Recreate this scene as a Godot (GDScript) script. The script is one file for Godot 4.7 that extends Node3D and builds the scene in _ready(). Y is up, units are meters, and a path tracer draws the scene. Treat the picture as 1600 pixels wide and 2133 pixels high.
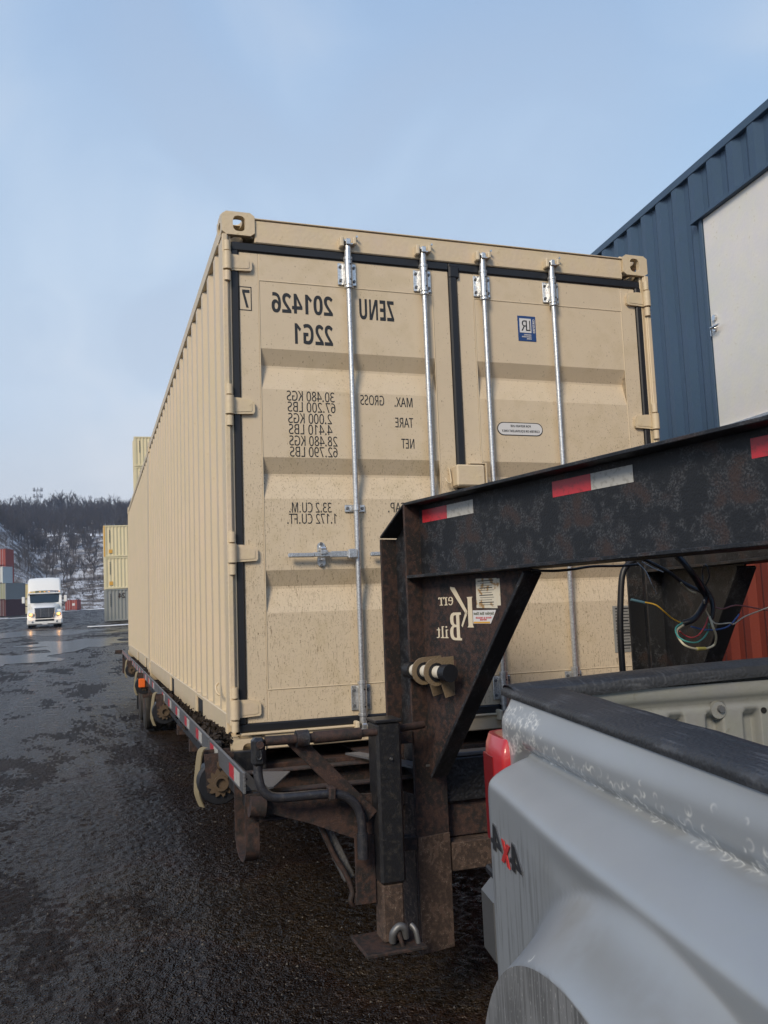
extends Node3D

# ---------------------------------------------------------------- frames
# world: y up, ground at y = 0. "rig": the frame of the trailer and its load, pitched a degree nose-up.
var RIG := Transform3D(Basis(Vector3(0.99984, -0.01767, 0.0), Vector3(0.01767, 0.99967, -0.01881), Vector3(0.00033, 0.01881, 0.99982)).orthonormalized(), Vector3(0, 0.9813, 0))
var M := {}
var names := {}
var counts := {}
var meshes := {}
var rng := RandomNumberGenerator.new()

# ---------------------------------------------------------------- mesh builder
class MB:
	var v := PackedVector3Array()
	var n := PackedVector3Array()
	var t := PackedVector2Array()
	var uvm := Vector4(1, 0, 1, 0)      # uv = (x * uvm.x + uvm.y, y * uvm.z + uvm.w)
	func vert(p: Vector3, nn: Vector3) -> void:
		v.append(p); n.append(nn); t.append(Vector2(p.x * uvm.x + uvm.y, p.y * uvm.z + uvm.w))
	func tri(a: Vector3, b: Vector3, c: Vector3) -> void:   # counter-clockwise seen from outside
		var nn := (b - a).cross(c - a)
		if nn.length_squared() < 1e-16: return
		nn = nn.normalized()
		vert(a, nn); vert(c, nn); vert(b, nn)
	func quad(a: Vector3, b: Vector3, c: Vector3, d: Vector3) -> void:
		tri(a, b, c); tri(a, c, d)
	func stri(a: Vector3, b: Vector3, c: Vector3, na: Vector3, nb: Vector3, nc: Vector3) -> void:
		vert(a, na); vert(c, nc); vert(b, nb)
	func squad(a: Vector3, b: Vector3, c: Vector3, d: Vector3, na: Vector3, nb: Vector3, nc: Vector3, nd: Vector3) -> void:
		stri(a, b, c, na, nb, nc); stri(a, c, d, na, nc, nd)
	func box(c: Vector3, s: Vector3, bev := 0.003, bs := Basis.IDENTITY) -> MB:
		var h := s * 0.5
		var e := minf(bev, minf(h.x, minf(h.y, h.z)) * 0.49)
		var P := func(sx: float, sy: float, sz: float, ax: int) -> Vector3:
			var q := Vector3(h.x - e, h.y - e, h.z - e)
			q[ax] += e
			return c + bs * Vector3(q.x * sx, q.y * sy, q.z * sz)
		var sg := [-1.0, 1.0]
		for ax in 3:
			var b1 := (ax + 1) % 3
			var b2 := (ax + 2) % 3
			for s1 in sg:
				var k: Array = []
				for cc in [[-1.0, -1.0], [1.0, -1.0], [1.0, 1.0], [-1.0, 1.0]]:
					var g := Vector3.ZERO
					g[ax] = s1; g[b1] = cc[0]; g[b2] = cc[1]
					k.append(P.call(g.x, g.y, g.z, ax))
				if s1 > 0: quad(k[0], k[1], k[2], k[3])
				else: quad(k[3], k[2], k[1], k[0])
		if e > 1e-5:
			for ax in 3:      # edges running along ax
				var b1 := (ax + 1) % 3
				var b2 := (ax + 2) % 3
				for s1 in sg:
					for s2 in sg:
						var k: Array = []
						for w in [[-1.0, b1], [1.0, b1], [1.0, b2], [-1.0, b2]]:
							var g := Vector3.ZERO
							g[ax] = w[0]; g[b1] = s1; g[b2] = s2
							k.append(P.call(g.x, g.y, g.z, w[1]))
						if s1 * s2 > 0: quad(k[3], k[2], k[1], k[0])
						else: quad(k[0], k[1], k[2], k[3])
			for sx in sg:
				for sy in sg:
					for sz in sg:
						var a: Vector3 = P.call(sx, sy, sz, 0)
						var b: Vector3 = P.call(sx, sy, sz, 1)
						var d: Vector3 = P.call(sx, sy, sz, 2)
						if sx * sy * sz > 0: tri(a, b, d)
						else: tri(a, d, b)
		return self
	func cyl(a: Vector3, b: Vector3, r1: float, r2 := -1.0, k := 12, caps := true) -> MB:
		if r2 < 0.0: r2 = r1
		var ax := (b - a).normalized()
		var u := ax.cross(Vector3(0.31, 0.77, 0.55) if absf(ax.y) < 0.9 else Vector3(1, 0.1, 0)).normalized()
		var w := ax.cross(u)
		for i in k:
			var t0 := TAU * i / k
			var t1 := TAU * (i + 1) / k
			var d0 := u * cos(t0) + w * sin(t0)
			var d1 := u * cos(t1) + w * sin(t1)
			squad(a + d0 * r1, a + d1 * r1, b + d1 * r2, b + d0 * r2, d0, d1, d1, d0)
			if caps:
				tri(b, b + d0 * r2, b + d1 * r2)
				tri(a, a + d1 * r1, a + d0 * r1)
		return self
	func tube(pts: Array, r: float, k := 8, r_end := -1.0) -> MB:
		var m := pts.size()
		if r_end < 0.0: r_end = r
		var prev: Array = []
		var prevn: Array = []
		var u := Vector3.ZERO
		for i in m:
			var p: Vector3 = pts[i]
			var tg: Vector3 = ((pts[mini(i + 1, m - 1)] as Vector3) - (pts[maxi(i - 1, 0)] as Vector3)).normalized()
			if u == Vector3.ZERO: u = tg.cross(Vector3(0.3, 0.8, 0.52) if absf(tg.y) < 0.9 else Vector3(1, 0.1, 0.2)).normalized()
			u = (u - tg * u.dot(tg)).normalized()
			var w := tg.cross(u)
			var rr := lerpf(r, r_end, float(i) / maxf(1.0, m - 1))
			var ring: Array = []
			var rn: Array = []
			for j in k:
				var d := u * cos(TAU * j / k) + w * sin(TAU * j / k)
				ring.append(p + d * rr); rn.append(d)
			if i > 0:
				for j in k:
					var j2 := (j + 1) % k
					squad(prev[j], prev[j2], ring[j2], ring[j], prevn[j], prevn[j2], rn[j2], rn[j])
			if i == 0 or i == m - 1:
				for j in k:
					var j2 := (j + 1) % k
					if i == 0: tri(p, ring[j2], ring[j])
					else: tri(p, ring[j], ring[j2])
			prev = ring; prevn = rn
		return self
	func prism(poly: Array, z0: float, z1: float, xf := Transform3D.IDENTITY) -> MB:   # polygon in xy, counter-clockwise, pushed from z0 to z1
		var pv := PackedVector2Array(poly)
		if Geometry2D.is_polygon_clockwise(pv): pv.reverse()
		var ix := Geometry2D.triangulate_polygon(pv)
		for i in range(0, ix.size(), 3):
			var a := pv[ix[i]]
			var b := pv[ix[i + 1]]
			var c := pv[ix[i + 2]]
			if (b - a).cross(c - a) < 0: var q := b; b = c; c = q
			tri(xf * Vector3(a.x, a.y, z1), xf * Vector3(b.x, b.y, z1), xf * Vector3(c.x, c.y, z1))
			tri(xf * Vector3(a.x, a.y, z0), xf * Vector3(c.x, c.y, z0), xf * Vector3(b.x, b.y, z0))
		for i in pv.size():
			var a := pv[i]
			var b := pv[(i + 1) % pv.size()]
			quad(xf * Vector3(a.x, a.y, z0), xf * Vector3(b.x, b.y, z0), xf * Vector3(b.x, b.y, z1), xf * Vector3(a.x, a.y, z1))
		return self
	func lathe(prof: Array, xf := Transform3D.IDENTITY, k := 24) -> MB:   # prof: (radius, height) going up the y axis on the outside
		for i in prof.size() - 1:
			var p: Vector2 = prof[i]
			var q: Vector2 = prof[i + 1]
			var sl := Vector2(q.y - p.y, p.x - q.x).normalized()
			for j in k:
				var t0 := TAU * j / k
				var t1 := TAU * (j + 1) / k
				var d0 := Vector3(cos(t0), 0, -sin(t0))
				var d1 := Vector3(cos(t1), 0, -sin(t1))
				var n0 := (xf.basis * (d0 * sl.x + Vector3.UP * sl.y)).normalized()
				var n1 := (xf.basis * (d1 * sl.x + Vector3.UP * sl.y)).normalized()
				squad(xf * (d0 * p.x + Vector3.UP * p.y), xf * (d1 * p.x + Vector3.UP * p.y), xf * (d1 * q.x + Vector3.UP * q.y), xf * (d0 * q.x + Vector3.UP * q.y), n0, n1, n1, n0)
		return self
	func ring_plate(w: float, h: float, rx: float, ry: float, hc: Vector2, th: float, xf: Transform3D, k := 20) -> MB:   # plate w x h in xy centred, rounded hole, front at z = 0, back at -th
		for i in k:
			var t0 := TAU * i / k
			var t1 := TAU * (i + 1) / k
			var o := []
			var q := []
			for tt in [t0, t1]:
				var d := Vector2(cos(tt), sin(tt))
				var se := pow(pow(absf(d.x), 3.0) + pow(absf(d.y), 3.0), -1.0 / 3.0)
				q.append(hc + Vector2(d.x * rx, d.y * ry) * se)
				var mx := maxf(absf(d.x), absf(d.y))
				o.append(Vector2(d.x / mx * w * 0.5, d.y / mx * h * 0.5))
			quad(xf * Vector3(q[0].x, q[0].y, 0), xf * Vector3(o[0].x, o[0].y, 0), xf * Vector3(o[1].x, o[1].y, 0), xf * Vector3(q[1].x, q[1].y, 0))
			quad(xf * Vector3(q[1].x, q[1].y, -th), xf * Vector3(o[1].x, o[1].y, -th), xf * Vector3(o[0].x, o[0].y, -th), xf * Vector3(q[0].x, q[0].y, -th))
			quad(xf * Vector3(q[0].x, q[0].y, -th), xf * Vector3(q[0].x, q[0].y, 0), xf * Vector3(q[1].x, q[1].y, 0), xf * Vector3(q[1].x, q[1].y, -th))
			quad(xf * Vector3(o[1].x, o[1].y, -th), xf * Vector3(o[1].x, o[1].y, 0), xf * Vector3(o[0].x, o[0].y, 0), xf * Vector3(o[0].x, o[0].y, -th))
		return self
	func grid(pts: Array, flip := false, uvs: Array = []) -> MB:   # rows of points, smooth
		var R := pts.size()
		var K: int = pts[0].size()
		var nn: Array = []
		for i in R:
			var row: Array = []
			for j in K:
				var du: Vector3 = pts[mini(i + 1, R - 1)][j] - pts[maxi(i - 1, 0)][j]
				var dv: Vector3 = pts[i][mini(j + 1, K - 1)] - pts[i][maxi(j - 1, 0)]
				var q := dv.cross(du).normalized()
				row.append(-q if flip else q)
			nn.append(row)
		for i in R - 1:
			for j in K - 1:
				var idx := [[i, j], [i, j + 1], [i + 1, j + 1], [i + 1, j]]
				if flip: idx.reverse()
				for tr in [[0, 2, 1], [0, 3, 2]]:
					for c in tr:
						var a: int = idx[c][0]
						var b: int = idx[c][1]
						v.append(pts[a][b]); n.append(nn[a][b])
						t.append(uvs[a][b] if uvs.size() else Vector2(float(b) / (K - 1), float(a) / (R - 1)))
		return self
	func done() -> ArrayMesh:
		var arr := []
		arr.resize(Mesh.ARRAY_MAX)
		arr[Mesh.ARRAY_VERTEX] = v
		arr[Mesh.ARRAY_NORMAL] = n
		arr[Mesh.ARRAY_TEX_UV] = t
		var m := ArrayMesh.new()
		m.add_surface_from_arrays(Mesh.PRIMITIVE_TRIANGLES, arr)
		return m

func V(x, y, z) -> Vector3: return Vector3(x, y, z)
func at(p: Vector3, b := Basis.IDENTITY) -> Transform3D: return Transform3D(b, p)
func ry(deg: float) -> Basis: return Basis(Vector3.UP, deg_to_rad(deg))
func rx(deg: float) -> Basis: return Basis(Vector3.RIGHT, deg_to_rad(deg))
func rz(deg: float) -> Basis: return Basis(Vector3.BACK, deg_to_rad(deg))
func box_mesh(s: Vector3, bev := 0.003) -> ArrayMesh:
	var key := "%.4f %.4f %.4f %.4f" % [s.x, s.y, s.z, bev]
	if not meshes.has(key): meshes[key] = MB.new().box(Vector3.ZERO, s, bev).done()
	return meshes[key]

# ---------------------------------------------------------------- nodes
func numbered(called: String) -> String:
	var k: int = names.get(called, 0)
	names[called] = k + 1
	return called if k == 0 else "%s_%03d" % [called, k]
func thing(called: String, label: String, category: String, xf := Transform3D.IDENTITY, group := "") -> Node3D:
	var o := Node3D.new()
	o.name = numbered(called)
	add_child(o)
	o.transform = xf
	tag(o, label, category, group)
	return o
func tag(o: Node, label: String, category: String, group := "", kind := "") -> void:
	if label: o.set_meta("label", label)
	if category: o.set_meta("category", category)
	if group: o.set_meta("group", group)
	if kind: o.set_meta("kind", kind)
func put(parent: Node, called: String, mesh: Mesh, mat: Material, xf := Transform3D.IDENTITY) -> MeshInstance3D:
	var o := MeshInstance3D.new()
	if parent == self: o.name = numbered(called)
	else:
		var key := "%d %s" % [parent.get_instance_id(), called]
		var k: int = counts.get(key, 0)
		counts[key] = k + 1
		o.name = called if k == 0 else "%s_%03d" % [called, k]
	o.mesh = mesh
	o.material_override = mat
	o.transform = xf
	o.cast_shadow = GeometryInstance3D.SHADOW_CASTING_SETTING_ON
	parent.add_child(o, true)
	return o
func bx(parent: Node, called: String, c: Vector3, s: Vector3, mat: Material, bev := 0.003, b := Basis.IDENTITY) -> MeshInstance3D:
	return put(parent, called, box_mesh(s, bev), mat, Transform3D(b, c))
func words(parent: Node, called: String, s: String, x_right: float, x_left: float, y0: float, y1: float, z: float, mat: Material, bold := false, serif := false, frame := Transform3D.IDENTITY) -> MeshInstance3D:
	# lettering fitted between x_right (where it begins: this place is seen mirrored) and x_left, y0 to y1
	var f := SystemFont.new()
	f.font_names = PackedStringArray(["Droid Serif" if serif else "Droid Sans"])
	f.font_weight = 700 if bold else 400
	var tm := TextMesh.new()
	tm.font = f
	tm.text = s
	tm.font_size = 48
	tm.depth = 0.002
	tm.pixel_size = 0.01
	tm.curve_step = 2.0
	var bb := tm.get_aabb()
	var sx := (x_left - x_right) / bb.size.x
	var sy := (y1 - y0) / bb.size.y
	var b := Basis(Vector3(sx, 0, 0), Vector3(0, sy, 0), Vector3(0, 0, 1))
	return put(parent, called, tm, mat, frame * Transform3D(b, Vector3(x_right - bb.position.x * sx, y0 - bb.position.y * sy, z)))
func smooth(pts: Array, per := 6) -> Array:      # a round curve through the points
	var out: Array = []
	for i in pts.size() - 1:
		var a: Vector3 = pts[maxi(i - 1, 0)]
		var b: Vector3 = pts[i]
		var c: Vector3 = pts[i + 1]
		var d: Vector3 = pts[mini(i + 2, pts.size() - 1)]
		for k in per: out.append(b.cubic_interpolate(c, a, d, float(k) / per))
	out.append(pts[-1])
	return out
func sst(a: float, b: float, x: float) -> float:
	return smoothstep(a, b, x) if a < b else 1.0 - smoothstep(b, a, x)

# ---------------------------------------------------------------- textures and materials
func nbytes(sd: int, freq: float, w: int, h: int, oct := 4, type := FastNoiseLite.TYPE_SIMPLEX_SMOOTH, ridged := false) -> PackedByteArray:
	var f := FastNoiseLite.new()
	f.seed = sd
	f.frequency = freq
	f.noise_type = type
	f.fractal_type = FastNoiseLite.FRACTAL_RIDGED if ridged else FastNoiseLite.FRACTAL_FBM
	f.fractal_octaves = oct
	if type == FastNoiseLite.TYPE_CELLULAR:
		f.fractal_type = FastNoiseLite.FRACTAL_NONE
		f.cellular_return_type = FastNoiseLite.RETURN_CELL_VALUE
	var im := f.get_seamless_image(w, h)
	im.convert(Image.FORMAT_L8)
	return im.get_data()
func painted(w: int, h: int, fn: Callable) -> Image:     # fn(i, x, y) -> linear colour
	var d := PackedByteArray()
	d.resize(w * h * 3)
	var k := 0
	for y in h:
		for x in w:
			var c: Color = fn.call(y * w + x, x, y).linear_to_srgb()
			d[k] = clampi(int(c.r * 255.0), 0, 255); d[k + 1] = clampi(int(c.g * 255.0), 0, 255); d[k + 2] = clampi(int(c.b * 255.0), 0, 255)
			k += 3
	return Image.create_from_data(w, h, false, Image.FORMAT_RGB8, d)
func as_tex(im: Image) -> ImageTexture:
	return ImageTexture.create_from_image(im)
func bump_tex(b: PackedByteArray, w: int, h: int, strength: float) -> ImageTexture:
	var im := Image.create_from_data(w, h, false, Image.FORMAT_L8, b)
	im.convert(Image.FORMAT_RGBA8)
	im.bump_map_to_normal_map(strength)
	return ImageTexture.create_from_image(im)
func lin(r: float, g: float, b: float) -> Color: return Color(r, g, b)
func mat(r: float, g: float, b: float, rough := 0.6, metal := 0.0) -> StandardMaterial3D:
	var m := StandardMaterial3D.new()
	m.albedo_color = Color(r, g, b).linear_to_srgb()
	m.roughness = rough
	m.metallic = metal
	return m
func tmat(tex: Texture2D, scale: float, rough := 0.6, metal := 0.0, nrm: Texture2D = null, ns := 1.0) -> StandardMaterial3D:
	var m := StandardMaterial3D.new()
	m.albedo_texture = tex
	m.uv1_triplanar = true
	m.uv1_scale = Vector3.ONE * scale
	m.roughness = rough
	m.metallic = metal
	if nrm:
		m.normal_enabled = true
		m.normal_texture = nrm
		m.normal_scale = ns
	return m
func tinted(src: StandardMaterial3D, r: float, g: float, b: float) -> StandardMaterial3D:
	var m: StandardMaterial3D = src.duplicate()
	m.albedo_color = Color(r, g, b).linear_to_srgb()
	return m
func b01(d: PackedByteArray, i: int) -> float: return d[i] / 255.0

func make_materials() -> void:
	var S := 512
	var n1 := nbytes(11, 0.006, S, S, 5)
	var n2 := nbytes(23, 0.03, S, S, 4)
	var n3 := nbytes(37, 0.12, S, S, 3)
	var n4 := nbytes(51, 0.25, S, S, 2)
	var fine := bump_tex(n3, S, S, 3.0)
	var coarse := bump_tex(n2, S, S, 4.0)
	# cream container paint: faint mottling, a few scuffs
	var paint := painted(S, S, func(i: int, _x: int, _y: int):
		var k := 0.93 + 0.10 * (b01(n1, i) - 0.5) + 0.06 * (b01(n2, i) - 0.5)
		var sc := smoothstep(0.77, 0.83, b01(n3, i) * 0.6 + b01(n2, i) * 0.42)
		return Color(k, k * (1.0 - 0.05 * b01(n1, i)), k * (1.0 - 0.12 * b01(n2, i))).lerp(Color(0.55, 0.46, 0.36), sc * 0.4))
	var paint_t := as_tex(paint)
	M.cream = tinted(tmat(paint_t, 0.55, 0.5, 0.0, fine, 0.10), 0.64, 0.54, 0.395)
	M.cream2 = tinted(tmat(paint_t, 0.47, 0.55, 0.0, fine, 0.10), 0.62, 0.53, 0.39)
	M.cream_clean = mat(0.60, 0.505, 0.365, 0.5)
	M.blue = tinted(tmat(paint_t, 0.6, 0.45, 0.0, fine, 0.15), 0.042, 0.085, 0.155)
	M.red = tinted(tmat(paint_t, 0.6, 0.6, 0.0, fine, 0.15), 0.20, 0.040, 0.028)
	M.yard_cream = tinted(tmat(paint_t, 0.3, 0.6), 0.68, 0.62, 0.42)
	M.yard_grey = tinted(tmat(paint_t, 0.3, 0.6), 0.25, 0.27, 0.27)
	M.yard_red = tinted(tmat(paint_t, 0.3, 0.6), 0.30, 0.055, 0.04)
	M.yard_maroon = tinted(tmat(paint_t, 0.3, 0.6), 0.085, 0.025, 0.028)
	M.yard_pale = tinted(tmat(paint_t, 0.3, 0.6), 0.55, 0.60, 0.62)
	M.yard_green = tinted(tmat(paint_t, 0.3, 0.6), 0.30, 0.32, 0.22)
	M.yard_yellow = tinted(tmat(paint_t, 0.3, 0.6), 0.60, 0.50, 0.22)
	M.ochre = mat(0.62, 0.33, 0.05, 0.6)
	# door leaf: the same paint with road dirt flung on it, drops and runs
	var W := 1024
	var H := 1088
	var p1 := nbytes(61, 0.004, W, H, 4)
	var p2 := nbytes(67, 0.02, W, H, 4)
	var door := painted(W, H, func(i: int, _x: int, _y: int):
		var k := 0.95 + 0.08 * (b01(p1, i) - 0.5) + 0.05 * (b01(p2, i) - 0.5)
		var grime := smoothstep(0.5, 0.85, b01(p1, i) * 0.55 + b01(p2, i) * 0.5) * 0.28
		return Color(0.63 * k, 0.525 * k, 0.385 * k).lerp(Color(0.40, 0.32, 0.18), grime))
	var dd := door.get_data()
	rng.seed = 5
	for q in 80000:
		var fx := rng.randf()
		var fy := rng.randf()
		var yy := 2.591 * (1.0 - fy)
		var dens := 0.10 + 0.9 * exp(-pow((yy - 1.22) / 0.16, 2.0)) + 0.85 * exp(-pow((yy - 0.66) / 0.18, 2.0)) + 0.25 * exp(-pow((yy - 1.78) / 0.12, 2.0)) + 0.45 * sst(1.0, 0.5, yy)
		dens += 0.8 * sst(0.68, 0.95, fx) * sst(2.0, 1.4, yy) + 0.35 * sst(1.3, 1.1, yy)
		var nz := b01(p1, int(fy * (H - 1)) * W + int(fx * (W - 1)))
		if rng.randf() > dens * (0.35 + 1.3 * nz) * 0.75: continue
		var px := int(fx * (W - 2))
		var py := int(fy * (H - 16))
		var ln := 1 + int(pow(rng.randf(), 4.0) * (4.0 + 9.0 * sst(1.5, 0.6, yy)))
		var wd := 1 if rng.randf() < 0.93 else 2
		var dk := rng.randf_range(0.06, 0.28) if rng.randf() < 0.78 else rng.randf_range(0.30, 0.65)
		for a in ln:
			for b in wd:
				var o := ((py + a) * W + px + b) * 3
				var f := dk * (1.0 - 0.6 * a / ln) * (0.6 if ln > 4 else 1.0)
				dd[o] = int(lerpf(dd[o], 62, f)); dd[o + 1] = int(lerpf(dd[o + 1], 48, f)); dd[o + 2] = int(lerpf(dd[o + 2], 34, f))
	M.door = StandardMaterial3D.new()
	M.door.albedo_texture = as_tex(Image.create_from_data(W, H, false, Image.FORMAT_RGB8, dd))
	M.door.roughness = 0.55
	# black paint going to rust
	var rb := painted(S, S, func(i: int, _x: int, _y: int):
		var rust := smoothstep(0.62, 0.80, b01(n1, i) * 0.72 + b01(n4, i) * 0.33)
		var chalk := smoothstep(0.44, 0.62, b01(n1, i) * 0.6 + b01(n2, i) * 0.4) * smoothstep(0.42, 0.66, b01(n3, i) * 0.55 + b01(n4, i) * 0.45)
		var c := Color(0.008, 0.009, 0.012).lerp(Color(0.058, 0.062, 0.070), chalk)
		return c.lerp(Color(0.036, 0.020, 0.016), rust * 0.85))
	var rb_t := as_tex(rb)
	M.black_rust = tmat(rb_t, 1.7, 0.55, 0.0, fine, 0.25)
	var ru := painted(S, S, func(i: int, _x: int, _y: int):
		var a := b01(n2, i)
		var c := Color(0.013, 0.011, 0.012).lerp(Color(0.042, 0.023, 0.020), smoothstep(0.32, 0.62, b01(n1, i) * 0.5 + a * 0.5))
		c = c.lerp(Color(0.072, 0.038, 0.027), smoothstep(0.58, 0.80, a * 0.5 + b01(n3, i) * 0.55) * 0.8)
		return c.lerp(Color(0.11, 0.10, 0.092), smoothstep(0.78, 0.88, b01(n4, i)) * 0.8))
	var ru_t := as_tex(ru)
	M.rust = tmat(ru_t, 2.2, 0.75, 0.0, fine, 0.35)
	M.rust_light = tinted(tmat(ru_t, 1.9, 0.8, 0.0, fine, 0.3), 1, 1, 1)
	M.rust_salt = tmat(as_tex(painted(S, S, func(i: int, _x: int, _y: int):
		var a := b01(n2, i)
		var c := Color(0.036, 0.025, 0.021).lerp(Color(0.085, 0.056, 0.044), smoothstep(0.35, 0.7, a * 0.6 + b01(n1, i) * 0.4))
		c = c.lerp(Color(0.085, 0.05, 0.032), smoothstep(0.55, 0.8, b01(n3, i)) * 0.6)
		var ringy := absf(a * 0.5 + b01(n1, i) * 0.5 - 0.60)
		return c.lerp(Color(0.30, 0.275, 0.225), smoothstep(0.018, 0.0, ringy) * smoothstep(0.50, 0.66, b01(n3, i))))), 2.6, 0.8, 0.0, fine, 0.7)
	M.black = tmat(as_tex(painted(256, 256, func(i: int, x: int, y: int):
		var q := (y * 2) * S + x * 2
		return Color(0.014, 0.015, 0.018).lerp(Color(0.05, 0.046, 0.042), smoothstep(0.55, 0.8, b01(n2, q) * 0.6 + b01(n4, q) * 0.45) * 0.7))), 2.0, 0.35, 0.0, fine, 0.3)
	M.dark_steel_and_shade = tinted(tmat(rb_t, 0.9, 0.6, 0.0, fine, 0.5), 0.7, 0.7, 0.75)  # steel of a cross beam; also stands for shade inside the fork pockets
	M.grey_steel = tinted(tmat(paint_t, 1.2, 0.5, 0.3, fine, 0.4), 0.13, 0.135, 0.15)
	M.rubber = mat(0.010, 0.011, 0.015, 0.45)
	M.tyre = tmat(as_tex(painted(256, 256, func(i: int, x: int, y: int):
		var q := (y * 2) * S + x * 2
		return Color(0.016, 0.016, 0.016).lerp(Color(0.06, 0.052, 0.042), smoothstep(0.45, 0.8, b01(n1, q))))), 1.0, 0.85, 0.0, fine, 0.6)
	# galvanised steel with its spangle
	var cel := nbytes(71, 0.10, S, S, 1, FastNoiseLite.TYPE_CELLULAR)
	M.galv = tmat(as_tex(painted(S, S, func(i: int, _x: int, _y: int):
		var k := 0.62 + 0.24 * (b01(cel, i) - 0.5) + 0.12 * (b01(n2, i) - 0.5)
		return Color(k, k * 1.015, k * 1.03))), 3.0, 0.30, 0.8, fine, 0.15)
	M.steel = mat(0.42, 0.42, 0.43, 0.3, 0.9)
	M.bolt = mat(0.16, 0.165, 0.175, 0.5, 0.6)
	M.hole = mat(0.006, 0.006, 0.006, 0.9)
	M.ink = mat(0.016, 0.017, 0.020, 0.5)
	M.white_sticker = mat(0.62, 0.62, 0.63, 0.5)
	M.sticker_blue = mat(0.016, 0.055, 0.19, 0.4)
	M.tape_red = tmat(as_tex(painted(256, 256, func(i: int, x: int, y: int):
		var q := (y * 2) * S + x * 2
		return Color(0.50, 0.028, 0.042).lerp(Color(0.20, 0.03, 0.03), smoothstep(0.58, 0.85, b01(n2, q)) * 0.6))), 3.0, 0.35)
	M.tape_white = tmat(as_tex(painted(256, 256, func(i: int, x: int, y: int):
		var q := (y * 2) * S + x * 2
		return Color(0.46, 0.46, 0.44).lerp(Color(0.27, 0.26, 0.24), smoothstep(0.55, 0.8, b01(n2, q)) * 0.6))), 3.0, 0.4)
	M.decal = mat(0.66, 0.58, 0.44, 0.6)
	M.paper = tmat(as_tex(painted(256, 256, func(i: int, x: int, y: int):
		var q := (y * 2) * S + x * 2
		return Color(0.60, 0.56, 0.47).lerp(Color(0.35, 0.22, 0.10), smoothstep(0.56, 0.76, b01(n1, q))))), 6.0, 0.8)
	M.tan_steel = tinted(tmat(paint_t, 2.0, 0.65, 0.0, fine, 0.4), 0.20, 0.155, 0.105)
	M.pvc = mat(0.62, 0.58, 0.50, 0.5)
	M.webbing = tinted(tmat(paint_t, 3.0, 0.9, 0.0, fine, 0.6), 0.22, 0.19, 0.125)
	M.orange = mat(0.75, 0.14, 0.02, 0.35)
	M.debris = mat(0.022, 0.016, 0.013, 0.95)
	M.wood = tinted(tmat(ru_t, 0.8, 0.85, 0.0, coarse, 0.5), 1.0, 0.9, 0.8)
	M.white_door = tinted(tmat(paint_t, 0.4, 0.4, 0.0, fine, 0.05), 0.80, 0.80, 0.79)
	M.chrome = mat(0.62, 0.62, 0.63, 0.12, 1.0)
	M.white_cab = mat(0.74, 0.74, 0.72, 0.3)
	M.white_cab.clearcoat_enabled = true
	M.glass_dark = mat(0.012, 0.018, 0.022, 0.06)
	M.glass_dark.metallic_specular = 0.7
	M.grille = mat(0.03, 0.032, 0.036, 0.3, 0.5)
	M.lens_red = mat(0.42, 0.008, 0.012, 0.16)
	M.lens_red.clearcoat_enabled = true
	M.lamp = mat(0.9, 0.6, 0.25, 0.3)
	M.lamp.emission_enabled = true
	M.lamp.emission = Color(1.0, 0.62, 0.22)
	M.lamp.emission_energy_multiplier = 0.55
	M.bed_cap = tmat(as_tex(painted(S, S, func(i: int, x: int, y: int):
		var strk := b01(n3, (y * 1 % S) * S + (x / 16)) # scratches run lengthwise
		return Color(0.026, 0.028, 0.033).lerp(Color(0.085, 0.09, 0.10), smoothstep(0.55, 0.85, strk * 0.6 + b01(n1, i) * 0.4)))), 1.4, 0.5, 0.0, fine, 0.4)
	# silver pickup paint under a film of road salt: runs below the waist, white crusts along the creases
	var SW := 1024
	var SH := 512
	var s1 := nbytes(81, 0.006, SW, SH, 4)
	var s2 := nbytes(83, 0.05, SW, SH, 4)
	var colm := nbytes(87, 0.09, SW, SH, 3)
	var sil := painted(SW, SH, func(i: int, x: int, y: int):
		var s := 1.0 * y / SH              # metres down the skin from the rail
		var uu := 2.0 * x / SW
		var k := 0.96 + 0.10 * (b01(s1, i) - 0.5)
		var c := Color(0.345, 0.37, 0.395) * k
		var run := b01(colm, ((y / 20) % SH) * SW + x)
		c = c.lerp(Color(0.13, 0.135, 0.14), smoothstep(0.48, 0.70, run * 0.62 + b01(s1, i) * 0.40) * sst(0.26, 0.31, s) * sst(0.75, 0.40, uu) * 0.55)
		c = c.lerp(Color(0.24, 0.235, 0.215), smoothstep(0.30, 0.62, b01(s1, i) * 0.7 + b01(s2, i) * 0.3) * exp(-pow((s - 0.105 - 0.005 * uu) / 0.026, 2.0)) * 0.6)
		c = c.lerp(Color(0.20, 0.19, 0.165), smoothstep(0.20, 0.7, b01(s1, i) * 0.85 + b01(s2, i) * 0.15) * exp(-pow((s - 0.34) / 0.045, 2.0)) * sst(0.45, 0.75, uu) * 0.62)
		return c)
	var sd := sil.get_data()
	rng.seed = 9
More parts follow.
